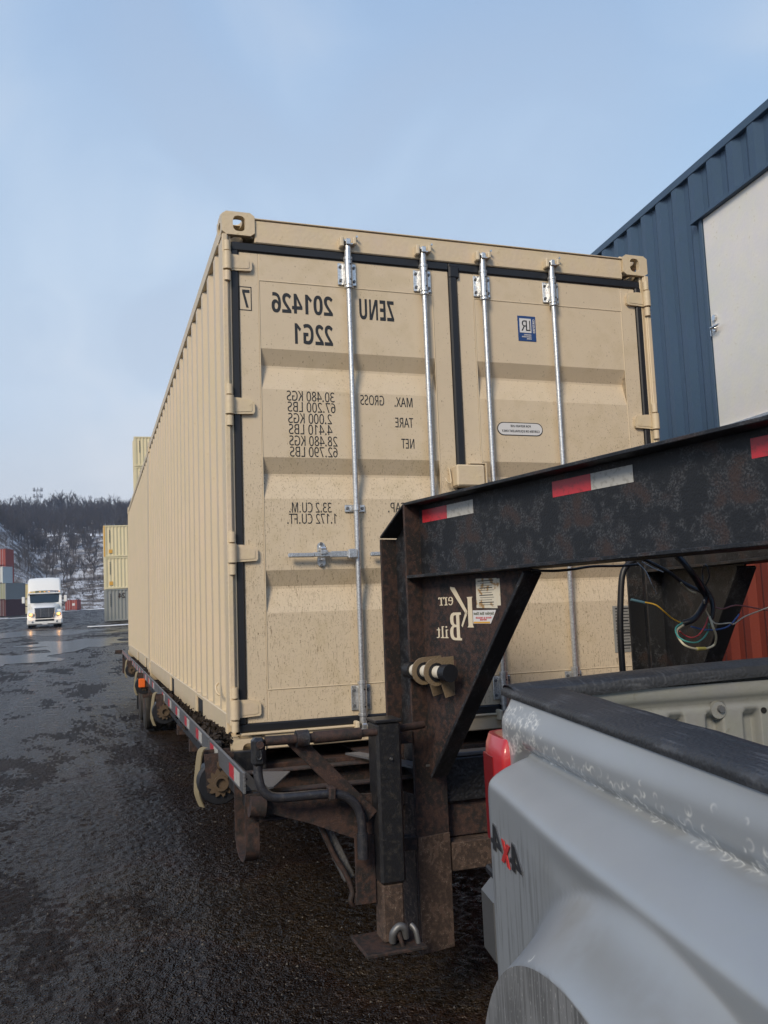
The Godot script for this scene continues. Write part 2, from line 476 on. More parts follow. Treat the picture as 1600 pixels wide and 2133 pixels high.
	for q in 620:
		var uu := rng.randf() * 1.5
		var ss := 0.112 - absf(rng.randfn(0.0, 0.026)) + 0.010
		if q > 540: ss = rng.randf_range(0.42, 0.62); uu = rng.randf_range(0.5, 1.4)
		if q < 170: uu = rng.randf() * 0.28; ss = rng.randf_range(0.02, 0.12)
		var cx := uu / 2.0 * SW
		var cy := ss * SH
		var rr := rng.randf_range(1.5, 6.0)
		var st := rng.randf_range(0.5, 1.2)
		var arc := rng.randf() * TAU
		for a in range(-7, 8):
			for b in range(-7, 8):
				var x := int(cx) + a
				var y := int(cy) + b
				if x < 0 or x >= SW or y < 0 or y >= SH: continue
				var dist := sqrt(a * a * 0.8 + b * b * 1.1)
				var f := st * smoothstep(1.5, 0.3, absf(dist - rr * 0.7)) * b01(s2, y * SW + x) * 1.5 * (0.55 + 0.6 * cos(atan2(b, a) - arc))
				f = clampf(f, 0, 0.9)
				var o := (y * SW + x) * 3
				sd[o] = int(lerpf(sd[o], 218, f)); sd[o + 1] = int(lerpf(sd[o + 1], 218, f)); sd[o + 2] = int(lerpf(sd[o + 2], 214, f))
	M.silver = StandardMaterial3D.new()
	M.silver.albedo_texture = as_tex(Image.create_from_data(SW, SH, false, Image.FORMAT_RGB8, sd))
	M.silver.roughness = 0.38
	M.silver.metallic = 0.3
	M.silver_dirty = StandardMaterial3D.new()
	M.silver_dirty.albedo_texture = as_tex(painted(512, 512, func(i: int, x: int, y: int):
		var run := b01(n3, (y / 24) * S + x)
		return Color(0.20, 0.205, 0.21).lerp(Color(0.105, 0.108, 0.11), smoothstep(0.4, 0.7, run * 0.6 + b01(n1, i) * 0.4)).lerp(Color(0.45, 0.45, 0.43), smoothstep(0.80, 0.88, b01(n3, i)))))
	M.silver_dirty.roughness = 0.6
	M.silver_in = tinted(tmat(paint_t, 0.8, 0.5, 0.2, fine, 0.08), 0.27, 0.285, 0.28)
	# hillside: leaf litter, scrub and patches of old snow
	var h1 := nbytes(91, 0.012, S, S, 5)
	M.hill = tmat(as_tex(painted(S, S, func(i: int, _x: int, _y: int):
		var c := Color(0.050, 0.040, 0.033).lerp(Color(0.11, 0.085, 0.065), b01(n2, i))
		return c.lerp(Color(0.55, 0.57, 0.61), smoothstep(0.535, 0.60, b01(h1, i) * 0.6 + b01(n3, i) * 0.42)))), 0.03, 0.95)
	M.hill_bare = tmat(as_tex(painted(256, 256, func(i: int, x: int, y: int):
		var q := (y * 2) * S + x * 2
		return Color(0.028, 0.023, 0.020).lerp(Color(0.066, 0.050, 0.036), b01(n2, q)))), 0.05, 0.95)
	M.snow = mat(0.70, 0.73, 0.78, 0.8)
	M.bark = mat(0.075, 0.063, 0.057, 0.95)
	M.bark_far = mat(0.066, 0.055, 0.050, 0.95)
	M.tower = mat(0.22, 0.23, 0.25, 0.6, 0.3)
	# wet yard: tarry mud and grit over old asphalt
	var G := 2048
	var g1 := nbytes(101, 0.006, G, G, 4)
	var g2 := nbytes(103, 0.055, G, G, 3)
	var g3 := nbytes(107, 0.16, G, G, 2)
	var ga := PackedByteArray()
	var rg := PackedByteArray()
	var gb := PackedByteArray()
	ga.resize(G * G); rg.resize(G * G); gb.resize(G * G)
	for i in G * G:
		var a := g1[i]
		var b := g2[i]
		var c := g3[i]
		var tone := 16 + (a * 18 + b * 34) / 255
		if c > 212: tone += (c - 212) * 2
		ga[i] = tone
		rg[i] = clampi(40 + (a * 52 + c * 20) / 255, 30, 230)
		gb[i] = (b * 3 + c * 2) / 5
	M.ground = tmat(ImageTexture.create_from_image(Image.create_from_data(G, G, false, Image.FORMAT_L8, ga)), 0.24, 1.0)
	M.ground.albedo_color = Color(1.0, 0.84, 0.72)
	M.ground.vertex_color_use_as_albedo = true
	M.ground.roughness_texture = ImageTexture.create_from_image(Image.create_from_data(G, G, false, Image.FORMAT_L8, rg))
	M.ground.metallic_specular = 0.36
	M.ground.normal_enabled = true
	M.ground.normal_texture = bump_tex(gb, G, G, 7.0)
	M.ground.normal_scale = 1.7
	M.mud = M.ground.duplicate()
	M.mud.roughness_texture = null
	M.mud.roughness = 0.58
	M.mud.metallic_specular = 0.3
	M.mud.albedo_color = Color(0.86, 0.68, 0.57)
	M.puddle = mat(0.012, 0.011, 0.010, 0.22)

# ---------------------------------------------------------------- sky, sun, camera
func make_sky() -> void:
	var w := 1024
	var h := 512
	var f := FastNoiseLite.new()
	f.seed = 4
	f.frequency = 1.5
	f.fractal_octaves = 5
	var f2 := FastNoiseLite.new()
	f2.seed = 8
	f2.frequency = 0.8
	f2.fractal_octaves = 3
	var im := Image.create(w, h, false, Image.FORMAT_RGBF)
	var stops := [[0.0, Color8(212, 214, 217)], [0.09, Color8(203, 210, 220)], [0.22, Color8(190, 210, 233)], [0.36, Color8(172, 202, 234)], [0.62, Color8(136, 174, 218)], [1.0, Color8(104, 146, 206)]]
	for y in h:
		var el := (0.5 - (y + 0.5) / h) * PI
		var s := absf(sin(el))
		var k := 0
		while k < stops.size() - 2 and s > stops[k + 1][0]: k += 1
		var base: Color = (stops[k][1] as Color).lerp(stops[k + 1][1], clampf((s - stops[k][0]) / (stops[k + 1][0] - stops[k][0]), 0, 1)).srgb_to_linear()
		for x in w:
			var az := TAU * x / w
			var d := Vector3(cos(el) * cos(az), s, cos(el) * sin(az))
			var q := d / (0.22 + s)          # clouds lie in a sheet overhead
			var wisp := f.get_noise_3d(q.x * 0.55 + f2.get_noise_3d(q.x, 0, q.z) * 0.7, 0.0, q.z * 0.9) * 0.5 + 0.5
			var veil := f2.get_noise_3d(q.x * 0.45, 3.0, q.z * 0.45) * 0.5 + 0.5
			var c := base.lerp(Color(0.74, 0.78, 0.84), clampf((smoothstep(0.34, 0.80, wisp) * 0.50 + smoothstep(0.30, 0.80, veil) * 0.34) * lerpf(1.15, 0.5, clampf(s / 0.6, 0, 1)), 0, 1))
			c = c.lerp(Color(0.46, 0.53, 0.66), smoothstep(0.55, 0.30, wisp) * smoothstep(0.5, 0.75, veil) * 0.35)
			im.set_pixel(x, y, c)
	var sm := PanoramaSkyMaterial.new()
	sm.panorama = ImageTexture.create_from_image(im)
	sm.energy_multiplier = 0.53
	var sky := Sky.new()
	sky.sky_material = sm
	var env := Environment.new()
	env.background_mode = Environment.BG_SKY
	env.sky = sky
	env.tonemap_mode = Environment.TONE_MAPPER_LINEAR
	env.tonemap_exposure = 1.95
	env.sdfgi_enabled = true
	env.ssao_enabled = true
	env.ssil_enabled = true
	env.fog_enabled = true
	env.fog_density = 0.00035
	env.fog_light_color = Color(0.62, 0.69, 0.80)
	var we := WorldEnvironment.new()
	we.name = "environment"
	we.environment = env
	add_child(we)
	var sun := DirectionalLight3D.new()
	sun.name = "sun"
	sun.light_color = Color(1.0, 0.93, 0.82)
	sun.light_energy = 0.5
	sun.light_angular_distance = 18.0
	sun.shadow_enabled = true
	add_child(sun)
	sun.look_at_from_position(Vector3.ZERO, Vector3(0.62, -0.62, -0.70))
	var cam := Camera3D.new()
	cam.name = "camera"
	add_child(cam)
	cam.transform = Transform3D(Basis(Vector3(0.947082, -0.047766, 0.317419), Vector3(0.017664, 0.995123, 0.097045), Vector3(-0.320507, -0.086303, 0.943307)).orthonormalized(), Vector3(-0.5855, 1.70, 4.0542))
	cam.fov = 61.13
	cam.near = 0.05
	cam.far = 2000.0
	cam.current = true

func steps(lo: float, a: float, b: float, hi: float, fine: float, grow: float) -> PackedFloat32Array:
	var out := PackedFloat32Array()
	var left: Array = []
	var s := fine
	var p := a
	while p > lo:
		s *= grow
		p -= s
		left.append(maxf(p, lo))
	left.reverse()
	for q in left: out.append(q)
	var k := int((b - a) / fine)
	for i in k + 1: out.append(a + (b - a) * i / k)
	s = fine
	p = b
	while p < hi:
		s *= grow
		p += s
		out.append(minf(p, hi))
	return out
func make_ground() -> void:
	var na := FastNoiseLite.new()
	na.seed = 21; na.frequency = 5.0; na.fractal_octaves = 3
	var nb := FastNoiseLite.new()
	nb.seed = 22; nb.frequency = 0.5; nb.fractal_octaves = 3
	var nc := FastNoiseLite.new()
	nc.seed = 23; nc.frequency = 17.0; nc.fractal_octaves = 2
	var xs := steps(-500.0, -3.6, 2.4, 500.0, 0.019, 1.04)
	var zs := steps(-900.0, -4.6, 2.6, 300.0, 0.019, 1.03)
	var X := xs.size()
	var Z := zs.size()
	var v := PackedVector3Array()
	v.resize(X * Z)
	for j in Z:
		for i in X:
			var x := xs[i]
			var z := zs[j]
			var y := 0.0
			if absf(x) < 16.0 and z > -40.0:
				var near := sst(-20.0, -6.0, z) * sst(12.0, 5.0, absf(x))
				y = nb.get_noise_2d(x, z * 0.6) * 0.010 * sst(-40.0, -10.0, z)
				if near > 0.01:
					var bump := na.get_noise_2d(x, z * 0.9)
					y += near * (bump * 0.004 + nc.get_noise_2d(x, z * 0.8) * 0.0105)
					# wheel ruts run the length of the yard

				if absf(x + 2.0) < 6.0:
					var far := sst(-40.0, -14.0, z)
					for q in 7:
						var bend := 0.06 * (q - 3.0) * maxf(0.0, -z) * 0.10
						var off: float = x - (-0.30 - 0.62 * q) - bend - 0.30 * nb.get_noise_2d(q * 17.0, z * 0.12)
						var g := exp(-off * off * 60.0)
						var rim := exp(-pow(absf(off) - 0.20, 2.0) * 300.0)
						y += far * (rim * 0.012 - g * 0.016) * (0.45 + 0.55 * nb.get_noise_2d(q * 9.0 + 50.0, z * 0.5))
			v[j * X + i] = Vector3(x, y - 0.016, z)
	var n := PackedVector3Array()
	n.resize(X * Z)
	var uv := PackedVector2Array()
	uv.resize(X * Z)
	var col := PackedColorArray()
	col.resize(X * Z)
	for j in Z:
		for i in X:
			var du := v[j * X + mini(i + 1, X - 1)] - v[j * X + maxi(i - 1, 0)]
			var dv := v[mini(j + 1, Z - 1) * X + i] - v[maxi(j - 1, 0) * X + i]
			n[j * X + i] = dv.cross(du).normalized()
			uv[j * X + i] = Vector2(xs[i], zs[j]) * 0.2
			var mud := smoothstep(0.05, 0.45, nb.get_noise_2d(xs[i] * 0.7 + 31.0, zs[j] * 0.5))
			var slush := smoothstep(0.22, 0.50, nb.get_noise_2d(xs[i] * 3.4 + 90.0 + zs[j] * 0.10, zs[j] * 0.11 + 7.0)) * sst(-2.5, -8.0, zs[j]) * sst(-75.0, -40.0, zs[j])
			col[j * X + i] = Color(0.75, 0.73, 0.71).lerp(Color(1.7, 1.15, 0.85), mud).lerp(Color(5.0, 5.0, 5.0), slush * 0.8)
	var ix := PackedInt32Array()
	var im := PackedInt32Array()
	for j in Z - 1:
		for i in X - 1:
			var a := j * X + i
			var x := xs[i]
			var z := zs[j]
			var m := nb.get_noise_2d(x * 1.1 + 200.0, z * 0.42) + 0.55 * na.get_noise_2d(x * 0.35, z * 0.16) + 0.35 * nc.get_noise_2d(x * 0.8, z * 0.5)
			var to := im if m > 0.20 else ix
			to.append(a); to.append(a + 1); to.append(a + X + 1)
			to.append(a); to.append(a + X + 1); to.append(a + X)
			if m > 0.20: im = to
			else: ix = to
	var arr := []
	arr.resize(Mesh.ARRAY_MAX)
	arr[Mesh.ARRAY_VERTEX] = v
	arr[Mesh.ARRAY_NORMAL] = n
	arr[Mesh.ARRAY_TEX_UV] = uv
	arr[Mesh.ARRAY_COLOR] = col
	arr[Mesh.ARRAY_INDEX] = ix
	var m := ArrayMesh.new()
	m.add_surface_from_arrays(Mesh.PRIMITIVE_TRIANGLES, arr)
	m.surface_set_material(0, M.ground)
	arr[Mesh.ARRAY_INDEX] = im
	m.add_surface_from_arrays(Mesh.PRIMITIVE_TRIANGLES, arr)
	m.surface_set_material(1, M.mud)
	var g := put(self, "ground", m, null)
	tag(g, "dark wet muddy asphalt of the container yard", "", "", "structure")
	# loose grit and crumbs of slush
	var gr := MB.new()
	rng.seed = 404
	for i in 1500:
		var x := rng.randf_range(-2.6, 1.6)
		var z := rng.randf_range(-6.0, 2.2)
		var r := rng.randf_range(0.003, 0.008) * (1.6 if i % 40 == 0 else 1.0)
		var p := V(x, -0.012 + r * 0.3, z)
		var pts: Array = []
		for k in 5: pts.append(p + V(cos(TAU * k / 5.0) * r * rng.randf_range(0.7, 1.3), 0, sin(TAU * k / 5.0) * r * rng.randf_range(0.7, 1.3)))
		var top := p + V(0, r * rng.randf_range(0.6, 1.1), 0)
		for k in 5: gr.tri(pts[(k + 1) % 5], pts[k], top)
	var go := put(self, "grit", gr.done(), M.grit)
	tag(go, "loose grit and small stones on the wet yard", "grit", "", "stuff")

# ---------------------------------------------------------------- shipping containers
# local frame: x 0..w across the end, y 0..h up, z 0..-l along the container; the doors face +z
func casting_mesh(w: float, h: float, l: float) -> ArrayMesh:       # left-hand, outer faces at x = 0, z = 0, and y = 0 / y = h holes alike
	if meshes.has("casting"): return meshes["casting"]
	var b := MB.new()
	b.uvm = Vector4(1, 0, 1, 0)
	b.ring_plate(w, h, 0.031, 0.0395, Vector2(0.004, 0), 0.03, Transform3D(Basis.IDENTITY, Vector3(w / 2, h / 2, 0)))
	b.ring_plate(l - 0.06, h, 0.0395, 0.0255, Vector2(0.0, 0), 0.03, Transform3D(ry(-90), Vector3(0, h / 2, -0.03 - (l - 0.06) / 2)))
	b.box(Vector3(w / 2, h / 2, -l + 0.015), Vector3(w, h, 0.03), 0.004)
	b.box(Vector3(w - 0.015, h / 2, -l / 2), Vector3(0.03, h - 0.002, l - 0.062), 0.002)
	b.ring_plate(w - 0.062, l - 0.062, 0.031, 0.058, Vector2.ZERO, 0.026, Transform3D(rx(-90), Vector3(w / 2, h - 0.001, -l / 2)))
	b.ring_plate(w - 0.062, l - 0.062, 0.031, 0.058, Vector2.ZERO, 0.026, Transform3D(rx(90), Vector3(w / 2, 0.001, -l / 2)))
	meshes["casting"] = b.done()
	return meshes["casting"]
func corrugated(run: float, height: float, depth: float, pitch: float) -> ArrayMesh:    # in xy, outer face at z = 0, ribs stand along y; x from 0 to run
	var key := "cor %.3f %.3f %.3f %.3f" % [run, height, depth, pitch]
	if meshes.has(key): return meshes[key]
	var b := MB.new()
	var k := int(round(run / pitch))
	var p := run / k
	var prof: Array = []
	for i in k:
		var x := i * p
		for q in [[0.0, 0.0], [0.26, 0.0], [0.51, -1.0], [0.75, -1.0]]: prof.append(Vector2(x + q[0] * p, q[1] * depth))
	prof.append(Vector2(run, 0))
	for i in prof.size() - 1:
		var a: Vector2 = prof[i]
		var c: Vector2 = prof[i + 1]
		b.quad(Vector3(a.x, 0, a.y), Vector3(c.x, 0, c.y), Vector3(c.x, height, c.y), Vector3(a.x, height, a.y))
		b.quad(Vector3(c.x, 0, c.y - 0.003), Vector3(a.x, 0, a.y - 0.003), Vector3(a.x, height, a.y - 0.003), Vector3(c.x, height, c.y - 0.003))
	meshes[key] = b.done()
	return meshes[key]
func container_shell(o: Node3D, w: float, h: float, l: float, m: Material, doors_front := true, pockets := true) -> void:
	var cw := 0.162
	var ch := 0.118
	var cl := 0.178
	var y_low := -0.062 if pockets else 0.0
	for end in 2:
		for side in 2:
			for lvl in 2:
				var bs := Basis(Vector3(1 if side == 0 else -1, 0, 0), Vector3(0, 1, 0), Vector3(0, 0, 1 if end == 0 else -1))
				put(o, "corner_casting", casting_mesh(cw, ch, cl), m, Transform3D(bs, Vector3(0 if side == 0 else w, y_low if lvl == 0 else h - ch, 0 if end == 0 else -l)))
			var sx := 1.0 if side == 0 else -1.0
			var x0 := 0.0 if side == 0 else w
			var zc := -0.083 if end == 0 else -l + 0.083
			var post := MB.new()
			if end == 0 and doors_front:
				post.box(Vector3(x0 + sx * 0.018, h / 2, -0.07), Vector3(0.028, h - 2 * ch, 0.13), 0.004)
				post.box(Vector3(x0 + sx * 0.024, h / 2, -0.146), Vector3(0.040, h - 2 * ch, 0.022), 0.004)
			else: post.box(Vector3(x0 + sx * 0.055, h / 2, zc), Vector3(0.10, h - 2 * ch, 0.15), 0.006)
			put(o, "corner_post", post.done(), m)
	# rails
	for side in 2:
		var sx := 1.0 if side == 0 else -1.0
		var x0 := 0.0 if side == 0 else w
		bx(o, "top_rail", Vector3(x0 + sx * 0.034, h - 0.050, -l / 2), Vector3(0.052, 0.070, l - 2 * cl), m, 0.004)
		var pz: Array = [l / 2 - 1.025, l / 2 + 1.025] if pockets else []
		if pockets and l < 7.0: pz = [1.30, 3.17] if o.has_meta("front") else [0.75, 2.6]
		var cuts: Array = [cl]
		for q in pz: cuts.append(q - 0.18); cuts.append(q + 0.18)
		cuts.append(l - cl)
		for i in range(0, cuts.size(), 2):
			var a: float = cuts[i]
			var c: float = cuts[i + 1]
			bx(o, "bottom_rail", Vector3(x0 + sx * 0.032, 0.088, -(a + c) / 2), Vector3(0.048, 0.140, c - a), m, 0.004)
		for q in pz:
			bx(o, "bottom_rail_bridge", Vector3(x0 + sx * 0.032, 0.1455, -q), Vector3(0.046, 0.022, 0.36), m, 0.003)
			bx(o, "pocket_shade", Vector3(x0 + sx * 0.072, 0.076, -q), Vector3(0.10, 0.113, 0.354), M.dark_steel_and_shade, 0.001)  # filler box in the pocket opening; the cavity's shade put into its dark colour
		var run := l - 2 * 0.158
		var bs2 := Basis(Vector3(0, 0, 1), Vector3.UP, Vector3(-1, 0, 0)) if side == 0 else Basis(Vector3(0, 0, -1), Vector3.UP, Vector3(1, 0, 0))
		put(o, "side_panel", corrugated(run, h - 0.158 - 0.085, 0.036, 0.278), m, Transform3D(bs2, Vector3(x0 + sx * 0.014, 0.158, -l + 0.158 if side == 0 else -0.158)))
	bx(o, "floor", Vector3(w / 2, 0.13, -l / 2), Vector3(w - 0.14, 0.05, l - 0.2), m, 0.002)
	# roof and blind end
	put(o, "roof_panel", corrugated(l - 0.24, w - 0.12, 0.02, 0.21), m, Transform3D(Basis(Vector3(0, 0, -1), Vector3(-1, 0, 0), Vector3(0, 1, 0)), Vector3(w - 0.06, h - 0.016, -0.12)))
	put(o, "end_panel", corrugated(w - 0.21, h - 0.2, 0.046, 0.25), m, Transform3D(ry(180), Vector3(w - 0.105, 0.1, -l + 0.03)))
	bx(o, "end_rail", Vector3(w / 2, 0.05, -l + 0.06), Vector3(w - 2 * cw, 0.098, 0.08), m, 0.004)
	bx(o, "end_rail", Vector3(w / 2, h - 0.06, -l + 0.06), Vector3(w - 2 * cw, 0.098, 0.08), m, 0.004)

func door_panel(x0: float, x1: float, y0: float, y1: float) -> ArrayMesh:
	var b := MB.new()
	b.uvm = Vector4(1.0 / 2.438, 0, -1.0 / 2.591, 1)
	var zf := -0.030
	var zr := -0.068
	var prof: Array = [Vector2(y1, zf)]
	for top in [1.918, 1.377, 0.829]:
		prof.append(Vector2(top, zf)); prof.append(Vector2(top - 0.076, zr)); prof.append(Vector2(top - 0.088, zr)); prof.append(Vector2(top - 0.203, zf))
	prof.append(Vector2(y0, zf))
	for i in prof.size() - 1:
		var a: Vector2 = prof[i]
		var c: Vector2 = prof[i + 1]
		b.quad(Vector3(x0, c.x, c.y), Vector3(x1, c.x, c.y), Vector3(x1, a.x, a.y), Vector3(x0, a.x, a.y))
		b.quad(Vector3(x1, c.x, -0.075), Vector3(x0, c.x, -0.075), Vector3(x0, a.x, -0.075), Vector3(x1, a.x, -0.075))
		if a.y < zf or c.y < zf:
			b.tri(Vector3(x0, a.x, a.y), Vector3(x0, a.x, zf), Vector3(x0, c.x, c.y)); b.tri(Vector3(x0, a.x, zf), Vector3(x0, c.x, zf), Vector3(x0, c.x, c.y))
			b.tri(Vector3(x1, a.x, a.y), Vector3(x1, c.x, c.y), Vector3(x1, a.x, zf)); b.tri(Vector3(x1, a.x, zf), Vector3(x1, c.x, c.y), Vector3(x1, c.x, zf))
	return b.done()
func uvbox(c: Vector3, s: Vector3, bev := 0.002) -> ArrayMesh:
	var b := MB.new()
	b.uvm = Vector4(1.0 / 2.438, 0, -1.0 / 2.591, 1)
	return b.box(c, s, bev).done()
func rod_set(parent: Node3D, x: float, dir: float, full := true) -> void:
	var z := 0.002
	var r := put(parent, "locking_rod", MB.new().cyl(Vector3(x, 0.085, z), Vector3(x, 2.470, z), 0.0138, -1, 16).done(), M.galv)
	for yb in [[2.271, 2.387], [0.146, 0.264]]:
		var a: float = yb[0]
		var c: float = yb[1]
		var k := MB.new()
		k.cyl(Vector3(x, a - 0.006, z), Vector3(x, c + 0.006, z), 0.0215, -1, 18).cyl(Vector3(x, a - 0.024, z), Vector3(x, a - 0.012, z), 0.024, -1, 18)
		k.cyl(Vector3(x, c + 0.008, z), Vector3(x, c + 0.022, z), 0.0235, -1, 18)
		k.box(Vector3(x, (a + c) / 2, -0.024), Vector3(0.098, c - a, 0.010), 0.004).box(Vector3(x, (a + c) / 2, -0.014), Vector3(0.040, c - a - 0.01, 0.022), 0.004)
		var bk := put(r, "rod_bracket", k.done(), M.galv)
		for sx in [-0.036, 0.036]:
			for sy in [0.022, c - a - 0.022]:
				put(r, "bolt", MB.new().cyl(Vector3(x + sx, a + sy, -0.020), Vector3(x + sx, a + sy, -0.011), 0.0085, 0.007, 8).done(), M.bolt)
		for py in [a + 0.018, c - 0.018]: put(r, "pin_hole", MB.new().cyl(Vector3(x + 0.006, py, z + 0.016), Vector3(x + 0.006, py, z + 0.0225), 0.0042, -1, 8).done(), M.hole)
	# cams at both ends, hooked into keepers on the frame
	for e in [[2.470, 1.0, 2.48], [0.085, -1.0, 0.055]]:
		var ya: float = e[0]
		var sg: float = e[1]
		var k := MB.new().cyl(Vector3(x, ya - sg * 0.07, z), Vector3(x, ya, z), 0.0178, -1, 16).box(Vector3(x, ya + sg * 0.016, z + 0.004), Vector3(0.026, 0.034, 0.044), 0.004)
		k.box(Vector3(x + 0.024, ya + sg * 0.010, z + 0.004), Vector3(0.030, 0.010, 0.026), 0.003, rz(18)).box(Vector3(x - 0.026, ya + sg * 0.026, z + 0.004), Vector3(0.032, 0.012, 0.024), 0.003, rz(-14))
		put(r, "cam", k.done(), M.galv)
		put(r, "cam_keeper", MB.new().box(Vector3(x - 0.034, ya + sg * 0.012, 0.004), Vector3(0.020, 0.052, 0.052), 0.008).done(), M.cream_clean)
		put(r, "cam_keeper", MB.new().box(Vector3(x + 0.034, ya + sg * 0.022, 0.004), Vector3(0.018, 0.036, 0.050), 0.006).done(), M.cream_clean)
		put(r, "seal_pin", MB.new().cyl(Vector3(x + 0.048, ya + sg * 0.05, -0.02), Vector3(x + 0.048, ya + sg * 0.05, 0.018), 0.006, -1, 8).done(), M.galv)
	var g := MB.new().box(Vector3(x, 1.126, -0.024), Vector3(0.104, 0.036, 0.010), 0.010).cyl(Vector3(x, 1.112, z), Vector3(x, 1.140, z), 0.0205, -1, 16).box(Vector3(x, 1.126, -0.012), Vector3(0.036, 0.026, 0.024), 0.004)
	put(r, "rod_guide", g.done(), M.galv)
	for sx in [-0.038, 0.038]: put(r, "bolt", MB.new().cyl(Vector3(x + sx, 1.126, -0.020), Vector3(x + sx, 1.126, -0.011), 0.009, 0.0075, 8).done(), M.bolt)
	# swing handle
	z += 0.010
	var hd := MB.new().box(Vector3(x + dir * 0.032, 0.899, z + 0.004), Vector3(0.046, 0.046, 0.040), 0.005).box(Vector3(x + dir * 0.095, 0.898, z), Vector3(0.095, 0.030, 0.014), 0.004)
	hd.box(Vector3(x + dir * 0.180, 0.898, z), Vector3(0.10, 0.022, 0.012), 0.004).box(Vector3(x + dir * 0.285, 0.896, z + 0.003), Vector3(0.130, 0.021, 0.018), 0.008)
	put(r, "handle", hd.done(), M.galv)
	var xk := x + dir * 0.178
	var kb := MB.new()
	var poly: Array = []
	for i in 9: poly.append(Vector2(0.020 * cos(PI * i / 8.0), 0.040 + 0.020 * sin(PI * i / 8.0)))
	for i in 9: poly.append(Vector2(-0.020 * cos(PI * i / 8.0), -0.040 - 0.020 * sin(PI * i / 8.0)))
	kb.prism(poly, -0.028, -0.019, Transform3D(Basis.IDENTITY, Vector3(xk, 0.900, 0)))
	kb.box(Vector3(xk + 0.003, 0.925, -0.002), Vector3(0.032, 0.026, 0.045), 0.006, rx(12)).box(Vector3(xk + 0.004, 0.908, z + 0.012), Vector3(0.036, 0.018, 0.010), 0.004, rz(8))
	kb.box(Vector3(xk, 0.876, -0.002), Vector3(0.020, 0.012, 0.045), 0.003)
	put(r, "handle_retainer", kb.done(), M.galv)
	for sy in [0.952, 0.848]: put(r, "bolt", MB.new().cyl(Vector3(xk, sy, -0.020), Vector3(xk, sy, -0.012), 0.009, 0.007, 8).done(), M.bolt)

